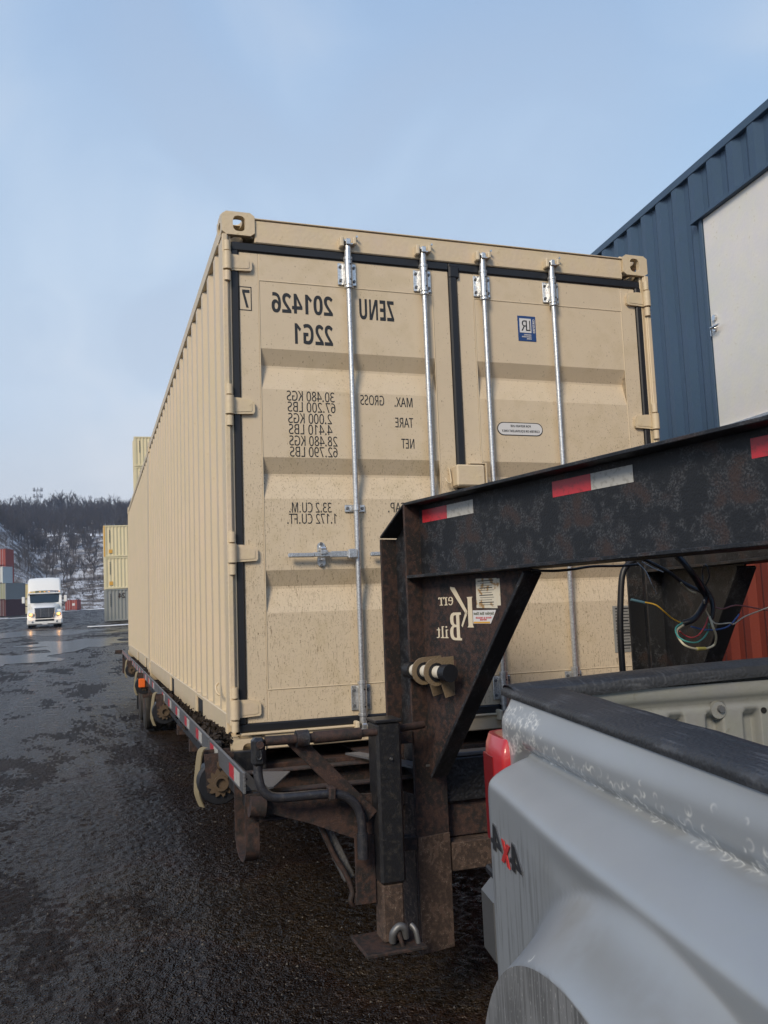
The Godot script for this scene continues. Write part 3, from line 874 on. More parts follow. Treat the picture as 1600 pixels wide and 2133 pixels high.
func make_main_container() -> void:
	var w := 2.438
	var h := 2.591
	var o := thing("shipping_container", "cream shipping container with closed galvanised-rod doors at the front of the trailer", "container", RIG)
	o.set_meta("front", true)
	container_shell(o, w, h, 6.058, M.cream)
	o.remove_meta("front")
	# door frame
	put(o, "door_header", MB.new().box(Vector3(w / 2, 2.505, -0.055), Vector3(w - 0.324, 0.118, 0.085), 0.005).done(), M.cream)
	put(o, "header_lip", MB.new().box(Vector3(w / 2, 2.5675, -0.052), Vector3(w - 0.324, 0.006, 0.094), 0.002).done(), M.cream)
	put(o, "door_sill", MB.new().box(Vector3(w / 2, 0.040, -0.055), Vector3(w - 0.324, 0.078, 0.085), 0.005).box(Vector3(w / 2, 0.076, -0.020), Vector3(w - 0.10, 0.010, 0.04), 0.003).done(), M.cream)
	for s in 2:
		var sx := 1.0 if s == 0 else -1.0
		var x0 := 0.0 if s == 0 else w
		var p := MB.new()
		p.box(Vector3(x0 + sx * 0.013, h / 2, -0.004), Vector3(0.026, h - 0.236, 0.016), 0.005)
		p.box(Vector3(x0 + sx * 0.040, h / 2, -0.062), Vector3(0.012, h - 0.236, 0.085), 0.003)
		put(o, "post_lip", p.done(), M.cream)
	# two leaves
	for s in 2:
		var a := 0.081 if s == 0 else 1.246
		var c := 1.199 if s == 0 else 2.359
		var i0 := 0.182 if s == 0 else 1.343
		var i1 := 1.104 if s == 0 else 2.262
		var d := put(o, "door_leaf", door_panel(i0, i1, 0.270, 2.262), M.door)
		d.set_meta("label", ["left cream door leaf with the container number", "right cream door leaf with the blue sticker"][s])
		put(d, "door_frame", frame_mesh(a, c, i0, i1), M.door)
		# weld beads round the sheet
		var bead := MB.new()
		for e in [[i0, 0.270, i1, 0.270], [i0, 2.262, i1, 2.262], [i0, 0.270, i0, 2.262], [i1, 0.270, i1, 2.262]]:
			bead.cyl(Vector3(e[0], e[1], -0.0295), Vector3(e[2], e[3], -0.0295), 0.0028, -1, 6)
		put(d, "weld_bead", bead.done(), M.cream_clean)
		# rubber gasket round the leaf
		var g := MB.new()
		var gx0 := 0.046 if s == 0 else 1.199
		var gx1 := 1.199 if s == 0 else 2.394
		g.box(Vector3((gx0 + gx1) / 2, 2.424, -0.034), Vector3(gx1 - gx0, 0.046, 0.03), 0.006)
		g.box(Vector3((gx0 + gx1) / 2, 0.101, -0.034), Vector3(gx1 - gx0, 0.040, 0.03), 0.006)
		if s == 0: g.box(Vector3(0.0625, 1.262, -0.032), Vector3(0.038, 2.29, 0.030), 0.006)
		else:
			g.box(Vector3(1.2225, 1.262, -0.032), Vector3(0.047, 2.29, 0.034), 0.008)
			g.box(Vector3(2.3775, 1.262, -0.032), Vector3(0.038, 2.29, 0.030), 0.006)
			g.box(Vector3(1.228, 2.395, -0.030), Vector3(0.060, 0.07, 0.038), 0.008)
		put(d, "gasket", g.done(), M.rubber)
		# hinges
		for yh in [2.335, 1.620, 0.911, 0.192]:
			var sx := 1.0 if s == 0 else -1.0
			var x0 := 0.0 if s == 0 else w
			var hb := MB.new()
			hb.cyl(Vector3(x0 + sx * 0.022, yh - 0.044, 0.004), Vector3(x0 + sx * 0.022, yh + 0.044, 0.004), 0.0215, -1, 16)
			var pl: Array = [Vector2(0.022, 0.042), Vector2(0.080, 0.040), Vector2(0.120, 0.033), Vector2(0.140, 0.026), Vector2(0.146, 0.014), Vector2(0.146, -0.026), Vector2(0.140, -0.036), Vector2(0.022, -0.042)]
			if s == 1:
				for i in pl.size(): pl[i].x = -pl[i].x
			hb.prism(pl, -0.029, -0.010, Transform3D(Basis.IDENTITY, Vector3(x0, yh, 0)))
			var pl2: Array = []
			for q in pl: pl2.append(Vector2((q.x - 0.092 * sx) * 0.78 + 0.09 * sx, q.y * 0.72))
			hb.prism(pl2, -0.012, -0.0075, Transform3D(Basis.IDENTITY, Vector3(x0, yh, 0)))
			put(d, "hinge", hb.done(), M.cream)
			for dy in [0.076, -0.076]: put(d, "hinge_lug", MB.new().cyl(Vector3(x0 + sx * 0.022, yh + dy - 0.024, 0.002), Vector3(x0 + sx * 0.022, yh + dy + 0.024, 0.002), 0.017, -1, 12).done(), M.cream)
		if s == 0:
			rod_set(d, 0.635, -1.0); rod_set(d, 1.046, -1.0)
		else:
			rod_set(d, 1.389, 1.0); rod_set(d, 1.807, 1.0)
		marks(d, s)
	# lock box over the middle joint
	var lb := put(o, "lock_box", MB.new().box(Vector3(1.244, 1.290, 0.012), Vector3(0.158, 0.112, 0.072), 0.008).done(), M.cream)
	put(lb, "lock_shroud", MB.new().box(Vector3(1.331, 1.290, 0.008), Vector3(0.006, 0.126, 0.080), 0.002).box(Vector3(1.288, 1.354, 0.004), Vector3(0.090, 0.006, 0.074), 0.002).done(), M.cream)
	put(lb, "hook", MB.new().tube(smooth([V(1.150, 1.34, -0.02), V(1.150, 1.27, 0.0), V(1.138, 1.252, 0.008), V(1.124, 1.262, 0.008), V(1.120, 1.28, 0.0)], 5), 0.004, 6).done(), M.cream)
	# lashing ring on the post, low down
	put(o, "lashing_ring", MB.new().tube(smooth([V(-0.004, 0.235, -0.30), V(-0.018, 0.25, -0.31), V(-0.020, 0.275, -0.33), V(-0.006, 0.29, -0.345)], 5), 0.006, 6).done(), M.cream)
func frame_mesh(a: float, c: float, i0: float, i1: float) -> ArrayMesh:
	var b := MB.new()
	b.uvm = Vector4(1.0 / 2.438, 0, -1.0 / 2.591, 1)
	b.box(Vector3((a + i0) / 2, 1.261, -0.0525), Vector3(i0 - a, 2.284, 0.045), 0.004)
	b.box(Vector3((c + i1) / 2, 1.261, -0.0525), Vector3(c - i1, 2.284, 0.045), 0.004)
	b.box(Vector3((i0 + i1) / 2, 2.3325, -0.0525), Vector3(i1 - i0 + 0.004, 0.141, 0.0450), 0.003)
	b.box(Vector3((i0 + i1) / 2, 0.1945, -0.0525), Vector3(i1 - i0 + 0.004, 0.151, 0.0450), 0.003)
	return b.done()
func marks(d: Node3D, s: int) -> void:
	var z := -0.0295
	if s == 0:
		words(d, "lettering", "ZENU", 0.884, 0.697, 2.102, 2.210, z, M.ink, true)
		words(d, "lettering", "201426", 0.556, 0.243, 2.104, 2.208, z, M.ink, true)
		words(d, "lettering", "22G1", 0.552, 0.357, 1.951, 2.056, z, M.ink, true)
		words(d, "lettering", "7", 0.134, 0.098, 2.118, 2.208, z, M.ink, true)
		var bx7 := MB.new()
		for e in [[0.113, 2.222, 0.062, 0.004], [0.113, 2.105, 0.062, 0.004]]: bx7.box(Vector3(e[0], e[1], z), Vector3(e[2], e[3], 0.002), 0)
		for e in [0.084, 0.142]: bx7.box(Vector3(e, 2.1635, z), Vector3(0.004, 0.113, 0.002), 0)
		put(d, "lettering_box", bx7.done(), M.ink)
		var rows := [["30,480 KGS", 0.550, 0.308, 1.660], ["67,200 LBS", 0.553, 0.311, 1.605], ["2,000 KGS", 0.533, 0.312, 1.548], ["4,410 LBS", 0.534, 0.314, 1.493], ["28,480 KGS", 0.558, 0.315, 1.436], ["62,790 LBS", 0.557, 0.317, 1.381]]
		for q in rows:
			var zz := z
			words(d, "lettering", q[0].replace(",", "."), q[1], q[2], q[3], q[3] + 0.051, zz, M.ink)
		words(d, "lettering", "MAX.", 0.966, 0.868, 1.651, 1.701, z, M.ink)
		words(d, "lettering", "GROSS", 0.812, 0.686, 1.655, 1.706, z, M.ink)
		words(d, "lettering", "TARE", 0.966, 0.868, 1.545, 1.595, z, M.ink)
		words(d, "lettering", "NET", 0.967, 0.897, 1.436, 1.486, z, M.ink)
		words(d, "lettering", "CU.CAP.", 0.985, 0.812, 1.107, 1.157, z, M.ink)
		words(d, "lettering", "33.2 CU.M.", 0.518, 0.306, 1.106, 1.156, z, M.ink)
		words(d, "lettering", "1.172 CU.FT.", 0.543, 0.295, 1.051, 1.101, z, M.ink)
	else:
		var st := put(d, "sticker", MB.new().box(Vector3(1.652, 2.117, -0.029), Vector3(0.108, 0.141, 0.0024), 0).done(), M.sticker_blue)
		st.set_meta("label", "blue and white certification sticker")
		put(st, "sticker_field", MB.new().box(Vector3(1.643, 2.133, -0.0275), Vector3(0.070, 0.080, 0.0022), 0).done(), M.white_sticker)
		words(st, "lettering", "L", 1.672, 1.650, 2.104, 2.162, -0.0262, M.ink)
		words(st, "lettering", "R", 1.652, 1.618, 2.104, 2.162, -0.0262, M.ink)
		words(st, "lettering", "CERTIFIED", 0, -0.078, 0, 0.012, 0, M.white_sticker, true, false, Transform3D(rz(90), Vector3(1.700, 2.171, -0.0270)))
		for i in 3: words(st, "lettering", ["CONTAINER", "CERTIFICATION", "SCHEME"][i], 1.676, [1.632, 1.620, 1.648][i], 2.078 - i * 0.011, 2.085 - i * 0.011, -0.0270, M.white_sticker, true)
		# oval plate
		var ov: Array = []
		var ov2: Array = []
		for i in 13: ov.append(Vector2(0.100 + 0.036 * cos(-PI / 2 + PI * i / 12.0), 0.036 * sin(-PI / 2 + PI * i / 12.0)))
		for i in 13: ov.append(Vector2(-0.100 - 0.036 * cos(-PI / 2 + PI * i / 12.0), -0.036 * sin(-PI / 2 + PI * i / 12.0)))
		for q in ov: ov2.append(q * Vector2(0.965, 0.88))
		var bd := put(d, "oval_label", MB.new().prism(ov, -0.0305, -0.0285, Transform3D(Basis.IDENTITY, Vector3(1.578, 1.5565, 0))).done(), M.ink)
		put(bd, "label_field", MB.new().prism(ov2, -0.0290, -0.0275, Transform3D(Basis.IDENTITY, Vector3(1.578, 1.5565, 0))).done(), M.white_sticker)
		words(bd, "lettering", "FOR REPAIR USE", 1.640, 1.520, 1.567, 1.578, -0.0268, M.ink)
		words(bd, "lettering", "CORTEN OR EQUIVALENT ONLY", 1.692, 1.468, 1.536, 1.551, -0.0268, M.ink)
		# customs plate, low on the right
		var cp := put(d, "data_plate", MB.new().box(Vector3(2.150, 0.470, -0.028), Vector3(0.150, 0.250, 0.004), 0.001).done(), M.grey_plate)
		for i in 14: put(cp, "plate_print", MB.new().box(Vector3(2.150 - (0.02 if i % 3 == 1 else 0.0), 0.580 - i * 0.0165, -0.0258), Vector3(0.12 - (0.04 if i % 3 == 1 else 0.0), 0.0045 if i % 4 else 0.008, 0.001), 0).done(), M.ink)
		words(cp, "lettering", "CSC SAFETY APPROVAL", 2.215, 2.085, 0.455, 0.466, -0.0258, M.ink, true)
func make_second_container() -> void:
	var o := thing("shipping_container", "cream shipping container behind the first one on the same trailer", "container", RIG * Transform3D(Basis.IDENTITY, Vector3(0.006, 0, -6.115)))
	container_shell(o, 2.438, 2.591, 6.058, M.cream2)
	plain_doors(o, 2.438, 2.591, M.cream2)
func plain_doors(o: Node3D, w: float, h: float, m: Material) -> void:
	bx(o, "door_header", Vector3(w / 2, h - 0.07, -0.055), Vector3(w - 0.324, 0.13, 0.08), m)
	bx(o, "door_sill", Vector3(w / 2, 0.05, -0.055), Vector3(w - 0.324, 0.098, 0.08), m)
	for s in 2:
		var d := bx(o, "door_leaf", Vector3(w * (0.265 + 0.47 * s), h / 2, -0.06), Vector3(w * 0.455, h - 0.28, 0.04), m)
		for k in 2:
			var x := w * (0.265 + 0.47 * s) + w * (0.10 if k else -0.10)
			put(d, "locking_rod", MB.new().cyl(Vector3(x, 0.05, 0.0), Vector3(x, h - 0.08, 0.0), 0.016, -1, 8).done(), M.galv, Transform3D(Basis.IDENTITY, -d.position + Vector3(0, 0, -0.015)))

# ---------------------------------------------------------------- gooseneck trailer (all in the rig frame)
func neck_frame(near: bool) -> Transform3D:
	var d := Vector3(0.188 if near else -0.188, 0, 0.982).normalized()
	var left := d.cross(Vector3.UP)
	return Transform3D(Basis(d, Vector3.UP, left), Vector3(0.664 if near else 1.802, 0, 0.796))
func make_neck(t: Node3D, near: bool) -> void:
	var kr: Material = M.rust if near else M.black_rust
	var kb: Material = M.black_rust
	var f := neck_frame(near)
	var o := func(b: MB, called: String, m: Material, parent: Node = t) -> MeshInstance3D: return put(parent, called, b.done(), m, f)
	# the neck beam, an I-section
	var beam: MeshInstance3D = o.call(MB.new().box(V(1.36, 0.8965, 0), V(2.72, 0.281, 0.008), 0.001), "neck_beam", kb)
	put(beam, "flange", MB.new().box(V(1.36, 1.043, 0), V(2.72, 0.012, 0.15), 0.002).done(), kb)
	put(beam, "flange", MB.new().box(V(1.36, 0.750, 0), V(2.72, 0.012, 0.15), 0.002).done(), kb)
	# the upright it is welded to
	var post: MeshInstance3D = o.call(MB.new().prism([Vector2(-0.198, -0.684), Vector2(-0.012, -0.684), Vector2(-0.012, 1.036), Vector2(-0.198, 0.914)], -0.004, 0.004), "upright", kb)
	put(post, "flange", MB.new().box(V(-0.006, 0.1785, 0), V(0.012, 1.729, 0.15), 0.002).done(), kr)
	put(post, "flange", MB.new().box(V(-0.206, 0.116, 0), V(0.012, 1.604, 0.15), 0.002).done(), kr)
	var ang := atan2(1.043 - 0.924, 0.206)
	put(post, "cap_plate", MB.new().box(V(-0.106, 0.984, 0), V(0.232, 0.010, 0.152), 0.002, Basis(Vector3.BACK, ang)).done(), kb)
	if near: put(post, "side_plate", MB.new().box(V(-0.106, -0.390, 0.073), V(0.186, 0.590, 0.008), 0.002).done(), M.rust_salt)
	put(post, "lower_face", MB.new().box(V(0.004, -0.47, 0), V(0.008, 0.43, 0.146), 0.002).done(), M.rust_salt)
	# gusset under the neck with a stiffener along its long edge
	var gus: MeshInstance3D = o.call(MB.new().prism([Vector2(0.0, 0.744), Vector2(0.0, -0.030), Vector2(0.050, -0.020), Vector2(0.690, 0.744)], -0.004, 0.004), "gusset", kr)
	var ga := atan2(0.764, 0.640)
	put(gus, "stiffener", MB.new().box(V(0.376, 0.355, 0), V(0.985, 0.014, 0.075), 0.002, Basis(Vector3.BACK, ga)).done(), kb)
	var z := 0.0045
	for a in [0.025, 0.823, 1.575, 2.30]:
		o.call(MB.new().box(V(a + 0.089, 0.991, z), V(0.178, 0.051, 0.0012), 0), "reflective_tape", M.tape_red)
		o.call(MB.new().box(V(a + 0.266, 0.991, z), V(0.174, 0.051, 0.0012), 0), "reflective_tape", M.tape_white)
	if not near: return
	# painted maker's mark
	z = 0.0035
	var k: MeshInstance3D = o.call(MB.new().prism([Vector2(0.314, 0.556), Vector2(0.308, 0.548), Vector2(0.346, 0.548), Vector2(0.341, 0.556), Vector2(0.341, 0.652), Vector2(0.346, 0.660), Vector2(0.310, 0.660), Vector2(0.315, 0.652)], z, 0.0052), "lettering", M.decal)
	k.set_meta("label", "cream painted initial and name on the gusset")
	put(k, "letter_arm", MB.new().prism([Vector2(0.309, 0.607), Vector2(0.305, 0.592), Vector2(0.203, 0.694), Vector2(0.203, 0.702), Vector2(0.232, 0.698)], z, 0.0052).done(), M.decal)
	put(k, "letter_leg", MB.new().prism([Vector2(0.301, 0.610), Vector2(0.309, 0.600), Vector2(0.274, 0.548), Vector2(0.268, 0.556)], z, 0.0052).done(), M.decal)
	words(k, "lettering", "B", 0.266, 0.190, 0.500, 0.604, 0.0045, M.decal, true, true)
	words(k, "lettering", "err", 0.218, 0.116, 0.632, 0.664, 0.0045, M.decal, false, true)
	words(k, "lettering", "ilt", 0.176, 0.094, 0.507, 0.553, 0.0045, M.decal, false, true)
	# papers and a sticker
	put(gus, "paper_form", MB.new().box(V(0.448, 0.672, 0.0045), V(0.135, 0.094, 0.001), 0).done(), M.paper)
	var pa := put(gus, "paper_form", MB.new().box(V(0.436, 0.670, 0.0057), V(0.125, 0.106, 0.001), 0, rz(-1.5)).done(), M.paper)
	for i in 11: put(pa, "print_line", MB.new().box(V(0.434 + 0.006 * sin(i * 2.1), 0.715 - i * 0.0086, 0.0064), V(0.096 - 0.02 * absf(sin(i * 1.7)), 0.0032 if i % 3 == 0 else 0.0016, 0.0004), 0).done(), M.ink)
	var stk := put(gus, "sticker", MB.new().prism([Vector2(0.345, 0.562), Vector2(0.452, 0.562), Vector2(0.474, 0.590), Vector2(0.487, 0.610), Vector2(0.345, 0.610)], 0.0042, 0.0052).done(), M.white_sticker)
	words(stk, "lettering", "Snyder Hot Shot", 0.474, 0.350, 0.590, 0.604, 0.0050, M.sticker_ink, true, true)
	words(stk, "lettering", "TRUCK & TRAILER", 0.460, 0.362, 0.580, 0.586, 0.0050, M.tape_red, true)
	words(stk, "lettering", "REPAIR", 0.428, 0.388, 0.573, 0.579, 0.0050, M.tape_red, true)
	put(stk, "print_band", MB.new().box(V(0.398, 0.566, 0.0053), V(0.100, 0.006, 0.0006), 0).done(), M.ochre)
	# holder with a capped pipe
	for s in [0.115, 0.200]:
		var pl: Array = []
		for i in 13: pl.append(Vector2(0.085 + 0.052 * cos(PI / 2 - PI * i / 12.0 * 1.15), 0.386 + 0.052 * sin(PI / 2 - PI * i / 12.0 * 1.15)))
		pl.append(Vector2(0.045, 0.288)); pl.append(Vector2(0.004, 0.296)); pl.append(Vector2(0.004, 0.440))
		put(gus, "holder_plate", MB.new().prism(pl, -0.003, 0.003, Transform3D(Basis(Vector3(0, 0, 1), Vector3(0, 1, 0), Vector3(-1, 0, 0)), V(s, 0, 0))).done(), M.tan_steel)
	var pipe := put(gus, "pipe", MB.new().cyl(V(0.03, 0.386, 0.085), V(0.27, 0.386, 0.085), 0.0235, -1, 20).done(), M.pvc)
	for e in [[0.106, 0.124, 0.034], [0.191, 0.209, 0.034], [0.255, 0.300, 0.033], [0.0, 0.045, 0.033]]:
		put(pipe, "rubber_ring", MB.new().cyl(V(e[0], 0.386, 0.085), V(e[1], 0.386, 0.085), e[2] * 0.92, e[2], 20).done(), M.rubber)

func make_winch(t: Node3D, z: float, lamp := false) -> void:
	var f := Transform3D(Basis.IDENTITY.scaled(Vector3(1.22, 1.22, 1.0)), V(-0.086, -0.075, z))
	var w := put(t, "strap_winch", MB.new().lathe([Vector2(0.0, -0.05), Vector2(0.072, -0.05), Vector2(0.076, -0.045), Vector2(0.076, 0.045), Vector2(0.072, 0.05), Vector2(0.0, 0.05)], Transform3D(rx(90), Vector3.ZERO), 24).done(), M.rubber, f)
	w.set_meta("label", "cargo strap winch with a rusty ratchet wheel under the rub rail")
	var gear: Array = []
	for i in 12:
		var a := TAU * i / 12.0
		gear.append(Vector2(cos(a), sin(a)) * 0.036); gear.append(Vector2(cos(a + 0.16), sin(a + 0.16)) * 0.049); gear.append(Vector2(cos(a + 0.30), sin(a + 0.30)) * 0.045)
	put(w, "ratchet_wheel", MB.new().prism(gear, 0.056, 0.064).done(), M.rust_bright)
	put(w, "axle_tube", MB.new().lathe([Vector2(0.017, -0.07), Vector2(0.026, -0.07), Vector2(0.026, 0.080), Vector2(0.017, 0.080), Vector2(0.017, -0.07)], Transform3D(rx(90), Vector3.ZERO), 16).done(), M.rust_bright)
	put(w, "frame_plate", MB.new().prism([Vector2(-0.055, 0.10), Vector2(0.05, 0.10), Vector2(0.03, 0.0), Vector2(0.0, -0.035), Vector2(-0.045, -0.03)], 0.049, 0.055).done(), M.rust)
	put(w, "frame_plate", MB.new().prism([Vector2(-0.055, 0.10), Vector2(0.05, 0.10), Vector2(0.03, 0.0), Vector2(0.0, -0.035), Vector2(-0.045, -0.03)], -0.068, -0.062).done(), M.rust)
	put(w, "pawl", MB.new().cyl(V(0.0, 0.062, 0.055), V(0.0, 0.062, 0.075), 0.012, -1, 10).done(), M.rust_bright)
	var pts := smooth([V(-0.045, 0.115, -0.02), V(-0.062, 0.10, -0.02), V(-0.072, 0.03, -0.02), V(-0.076, -0.03, -0.015), V(-0.070, -0.06, -0.01), V(-0.060, -0.085, 0.0)], 4)
	var rib := MB.new()
	var rows: Array = []
	for p in pts: rows.append([p + V(-0.007, 0, -0.018), p + V(0.007, 0, 0.018)])
	rib.grid(rows)
	var rows2: Array = []
	for p in pts: rows2.append([p + V(0.010, 0, 0.017), p + V(-0.004, 0, -0.019)])
	rib.grid(rows2)
	put(w, "strap", rib.done(), M.webbing)
	if lamp: put(w, "marker_lamp", MB.new().box(V(-0.02, 0.02, 0.085), V(0.055, 0.075, 0.02), 0.008).done(), M.orange)

func make_trailer() -> void:
	M.rust_bright = mat(0.085, 0.058, 0.036, 0.75)
	M.sticker_ink = mat(0.06, 0.07, 0.03, 0.6)
	var t := thing("gooseneck_trailer", "black and rusty gooseneck flatbed trailer carrying two cream containers", "trailer", RIG)
	make_neck(t, true)
	make_neck(t, false)
	put(t, "coupler", MB.new().box(V(1.219, 0.86, 3.30), V(0.34, 0.30, 0.26), 0.01).cyl(V(1.219, 0.75, 3.30), V(1.219, 0.15, 3.30), 0.055, -1, 16).done(), M.black_rust)
	# main frame
	for x in [0.660, 1.778]:
		var b := put(t, "main_beam", MB.new().box(V(x, -0.19, -5.9), V(0.010, 0.286, 12.7), 0.002).done(), M.rust)
		put(b, "flange", MB.new().box(V(x, -0.041, -5.9), V(0.14, 0.012, 12.7), 0.002).done(), M.rust)
		put(b, "flange", MB.new().box(V(x, -0.339, -5.9), V(0.14, 0.012, 12.7), 0.002).done(), M.rust)
	for i in 16:
		put(t, "crossmember", MB.new().box(V(1.219, -0.128, -0.45 - i * 0.78), V(2.56, 0.07, 0.045), 0.003).done(), M.rust)
	# open frame ahead of the load
	for z in [[0.45, -0.058], [0.70, -0.090]]:
		var c := put(t, "front_crossmember", MB.new().box(V(1.219, z[1] - 0.006, z[0] - 0.03), V(2.50, 0.090, 0.008), 0.002).done(), M.rust)
		put(c, "flange", MB.new().box(V(1.219, z[1] + 0.043, z[0]), V(2.50, 0.008, 0.066), 0.002).done(), M.rust)
		put(c, "flange", MB.new().box(V(1.219, z[1] - 0.055, z[0]), V(2.50, 0.008, 0.066), 0.002).done(), M.rust)
	for x in [0.040, 2.398]: put(t, "stop_plate", MB.new().box(V(x, -0.038, 0.032), V(0.225, 0.100, 0.045), 0.004).done(), M.black)
	put(t, "header_beam", MB.new().box(V(1.219, -0.150, -0.06), V(2.40, 0.10, 0.05), 0.004).done(), M.black)
	for x in [-0.030, 2.468]:
		put(t, "side_rail", MB.new().box(V(x, -0.050, -5.78), V(0.05, 0.090, 13.35), 0.003).done(), M.black_rust)
	put(t, "deck", MB.new().box(V(1.219, -0.078, -6.22), V(2.42, 0.022, 12.40), 0.002).done(), M.wood)
	for i in 2:
		var sx := 1.0 if i == 0 else -1.0
		var x0 := -0.088 if i == 0 else 2.526
		for sec in [[0.92, -0.018], [-0.042, -3.232], [-3.252, -6.03], [-6.05, -9.2], [-9.22, -12.45]]:
			var za: float = sec[0]
			var zb: float = sec[1]
			var rr := put(t, "rub_rail", MB.new().box(V(x0, 0.034, (za + zb) / 2), V(0.011, 0.076, za - zb), 0.003).done(), M.grey_steel)
			put(rr, "pocket_spacer", MB.new().box(V(x0 + sx * 0.022, 0.02, zb + 0.05), V(0.034, 0.09, 0.07), 0.003).done(), M.black_rust)
			if i == 0:
				var zz := 0.84
				while zz > -12.3:
					if zz < za - 0.01 and zz - 0.25 > zb:
						put(rr, "reflective_tape", MB.new().box(V(x0 - 0.006, 0.033, zz - 0.19), V(0.0012, 0.050, 0.12), 0).done(), M.tape_red)
						put(rr, "reflective_tape", MB.new().box(V(x0 - 0.006, 0.033, zz - 0.065), V(0.0012, 0.050, 0.125), 0).done(), M.tape_white)
					zz -= 0.575
	for z in [0.22, -2.74, -5.48, -8.28]: make_winch(t, z, z < -5.0 and z > -6.0)
	# front corner: nose plate, hanging loop, corner sheet
	put(t, "nose_plate", MB.new().prism([Vector2(-0.085, -0.005), Vector2(-0.085, -0.035), Vector2(-0.070, -0.055), Vector2(0.142, -0.128), Vector2(0.330, -0.210), Vector2(0.385, -0.240), Vector2(0.385, -0.048), Vector2(0.30, -0.045), Vector2(0.0, -0.01)], 0.905, 0.917).done(), M.rust_light)
	put(t, "nose_plate", MB.new().prism([Vector2(2.523, -0.005), Vector2(2.523, -0.035), Vector2(2.508, -0.055), Vector2(2.296, -0.128), Vector2(2.108, -0.210), Vector2(2.053, -0.240), Vector2(2.053, -0.048), Vector2(2.138, -0.045), Vector2(2.438, -0.01)], 0.905, 0.917).done(), M.rust_light)
	put(t, "nose_rail", MB.new().cyl(V(-0.075, -0.045, 0.93), V(-0.02, -0.052, 0.93), 0.036, -1, 16).done(), M.rust_light)
	put(t, "corner_sheet", MB.new().prism([Vector2(0.0, -0.89), Vector2(0.0, -0.55), Vector2(0.14, -0.62), Vector2(0.02, -0.89)], -0.004, 0.002, Transform3D(rx(-90), Vector3(0, 0.005, 0))).done(), M.grey_steel)
	put(t, "diagonal_plate", MB.new().prism([Vector2(0.44, -0.36), Vector2(0.50, -0.36), Vector2(0.66, -0.80), Vector2(0.58, -0.80)], 0, 0.008, Transform3D(rx(-90), Vector3(0, 0.006, 0))).done(), M.grey_steel)
	var loop := MB.new()
	var path: Array = []
	for i in 6: path.append(Vector2(0.885, 0.0 - i * 0.040))
	for i in range(1, 10): path.append(Vector2(0.765 + 0.12 * cos(PI * i / 10.0), -0.20 - 0.062 * sin(PI * i / 10.0)))
	for i in 6: path.append(Vector2(0.645, -0.20 + i * 0.040))
	var ro: Array = []
	var ri: Array = []
	var e1: Array = []
	var e2: Array = []
	for i in path.size():
		var tg: Vector2 = (path[mini(i + 1, path.size() - 1)] - path[maxi(i - 1, 0)]).normalized()
		var nn := Vector2(-tg.y, tg.x) * 0.004
		var a: Vector2 = path[i] + nn
		var c: Vector2 = path[i] - nn
		ro.append([V(-0.084, a.y, a.x), V(-0.034, a.y, a.x)]); ri.append([V(-0.034, c.y, c.x), V(-0.084, c.y, c.x)])
		e1.append([V(-0.034, a.y, a.x), V(-0.034, c.y, c.x)]); e2.append([V(-0.084, c.y, c.x), V(-0.084, a.y, a.x)])
	loop.grid(ro).grid(ri).grid(e1).grid(e2)
	put(t, "hanging_loop", loop.done(), M.rust_light)
	# landing jack beside the upright, with its crank
	var jk := put(t, "landing_jack", MB.new().box(V(0.428, -0.070, 0.945), V(0.096, 0.57, 0.11), 0.010).done(), M.black)
	put(jk, "cap", MB.new().box(V(0.428, 0.2195, 0.945), V(0.104, 0.012, 0.118), 0.003).done(), M.black)
	put(jk, "inner_leg", MB.new().box(V(0.426, -0.455, 0.945), V(0.080, 0.20, 0.092), 0.006).done(), M.rust_salt)
	put(jk, "foot", MB.new().box(V(0.412, -0.565, 0.955), V(0.225, 0.014, 0.21), 0.004).done(), M.rust_light)
	for y in [0.13, -0.27]: put(jk, "mount_bar", MB.new().box(V(0.53, y, 0.80), V(0.11, 0.05, 0.05), 0.003).done(), M.rust)
	put(jk, "grease_nipple", MB.new().cyl(V(0.432, 0.085, 1.0), V(0.432, 0.085, 1.012), 0.006, 0.004, 8).done(), M.steel)
	put(jk, "clevis", MB.new().tube(smooth([V(0.412, -0.545, 1.005), V(0.412, -0.512, 1.018), V(0.432, -0.492, 1.022), V(0.452, -0.502, 1.022), V(0.458, -0.535, 1.012)], 5), 0.014, 10).done(), M.bolt)
	put(jk, "clevis_hook", MB.new().tube(smooth([V(0.485, -0.500, 1.0), V(0.495, -0.515, 1.015), V(0.502, -0.55, 1.02), V(0.505, -0.585, 1.02)], 4), 0.010, 8).done(), M.bolt)
	put(jk, "hook_tongue", MB.new().tube(smooth([V(0.43, -0.51, 1.02), V(0.438, -0.545, 1.03), V(0.452, -0.59, 1.03)], 4), 0.010, 8, 0.004).done(), M.rust_light)
	var zc := 0.985
	var sh := put(jk, "crank_shaft", MB.new().cyl(V(0.15, 0.181, zc), V(-0.025, 0.183, zc), 0.017, -1, 14).done(), M.rust)
	put(sh, "outer_shaft", MB.new().cyl(V(0.325, 0.182, zc), V(0.15, 0.181, zc), 0.0215, -1, 16).done(), M.rust)
	put(sh, "stub", MB.new().cyl(V(0.385, 0.182, zc), V(0.325, 0.182, zc), 0.014, -1, 12).done(), M.rust_light)
	put(sh, "through_shaft", MB.new().cyl(V(0.474, 0.182, 0.95), V(0.60, 0.182, 0.90), 0.014, -1, 12).done(), M.rust_light)
	put(sh, "collar", MB.new().cyl(V(0.085, 0.1815, zc), V(0.130, 0.1815, zc), 0.030, -1, 16).done(), M.black_rust)
	put(sh, "universal_joint", MB.new().box(V(-0.050, 0.150, zc), V(0.046, 0.098, 0.050), 0.014).done(), M.black)
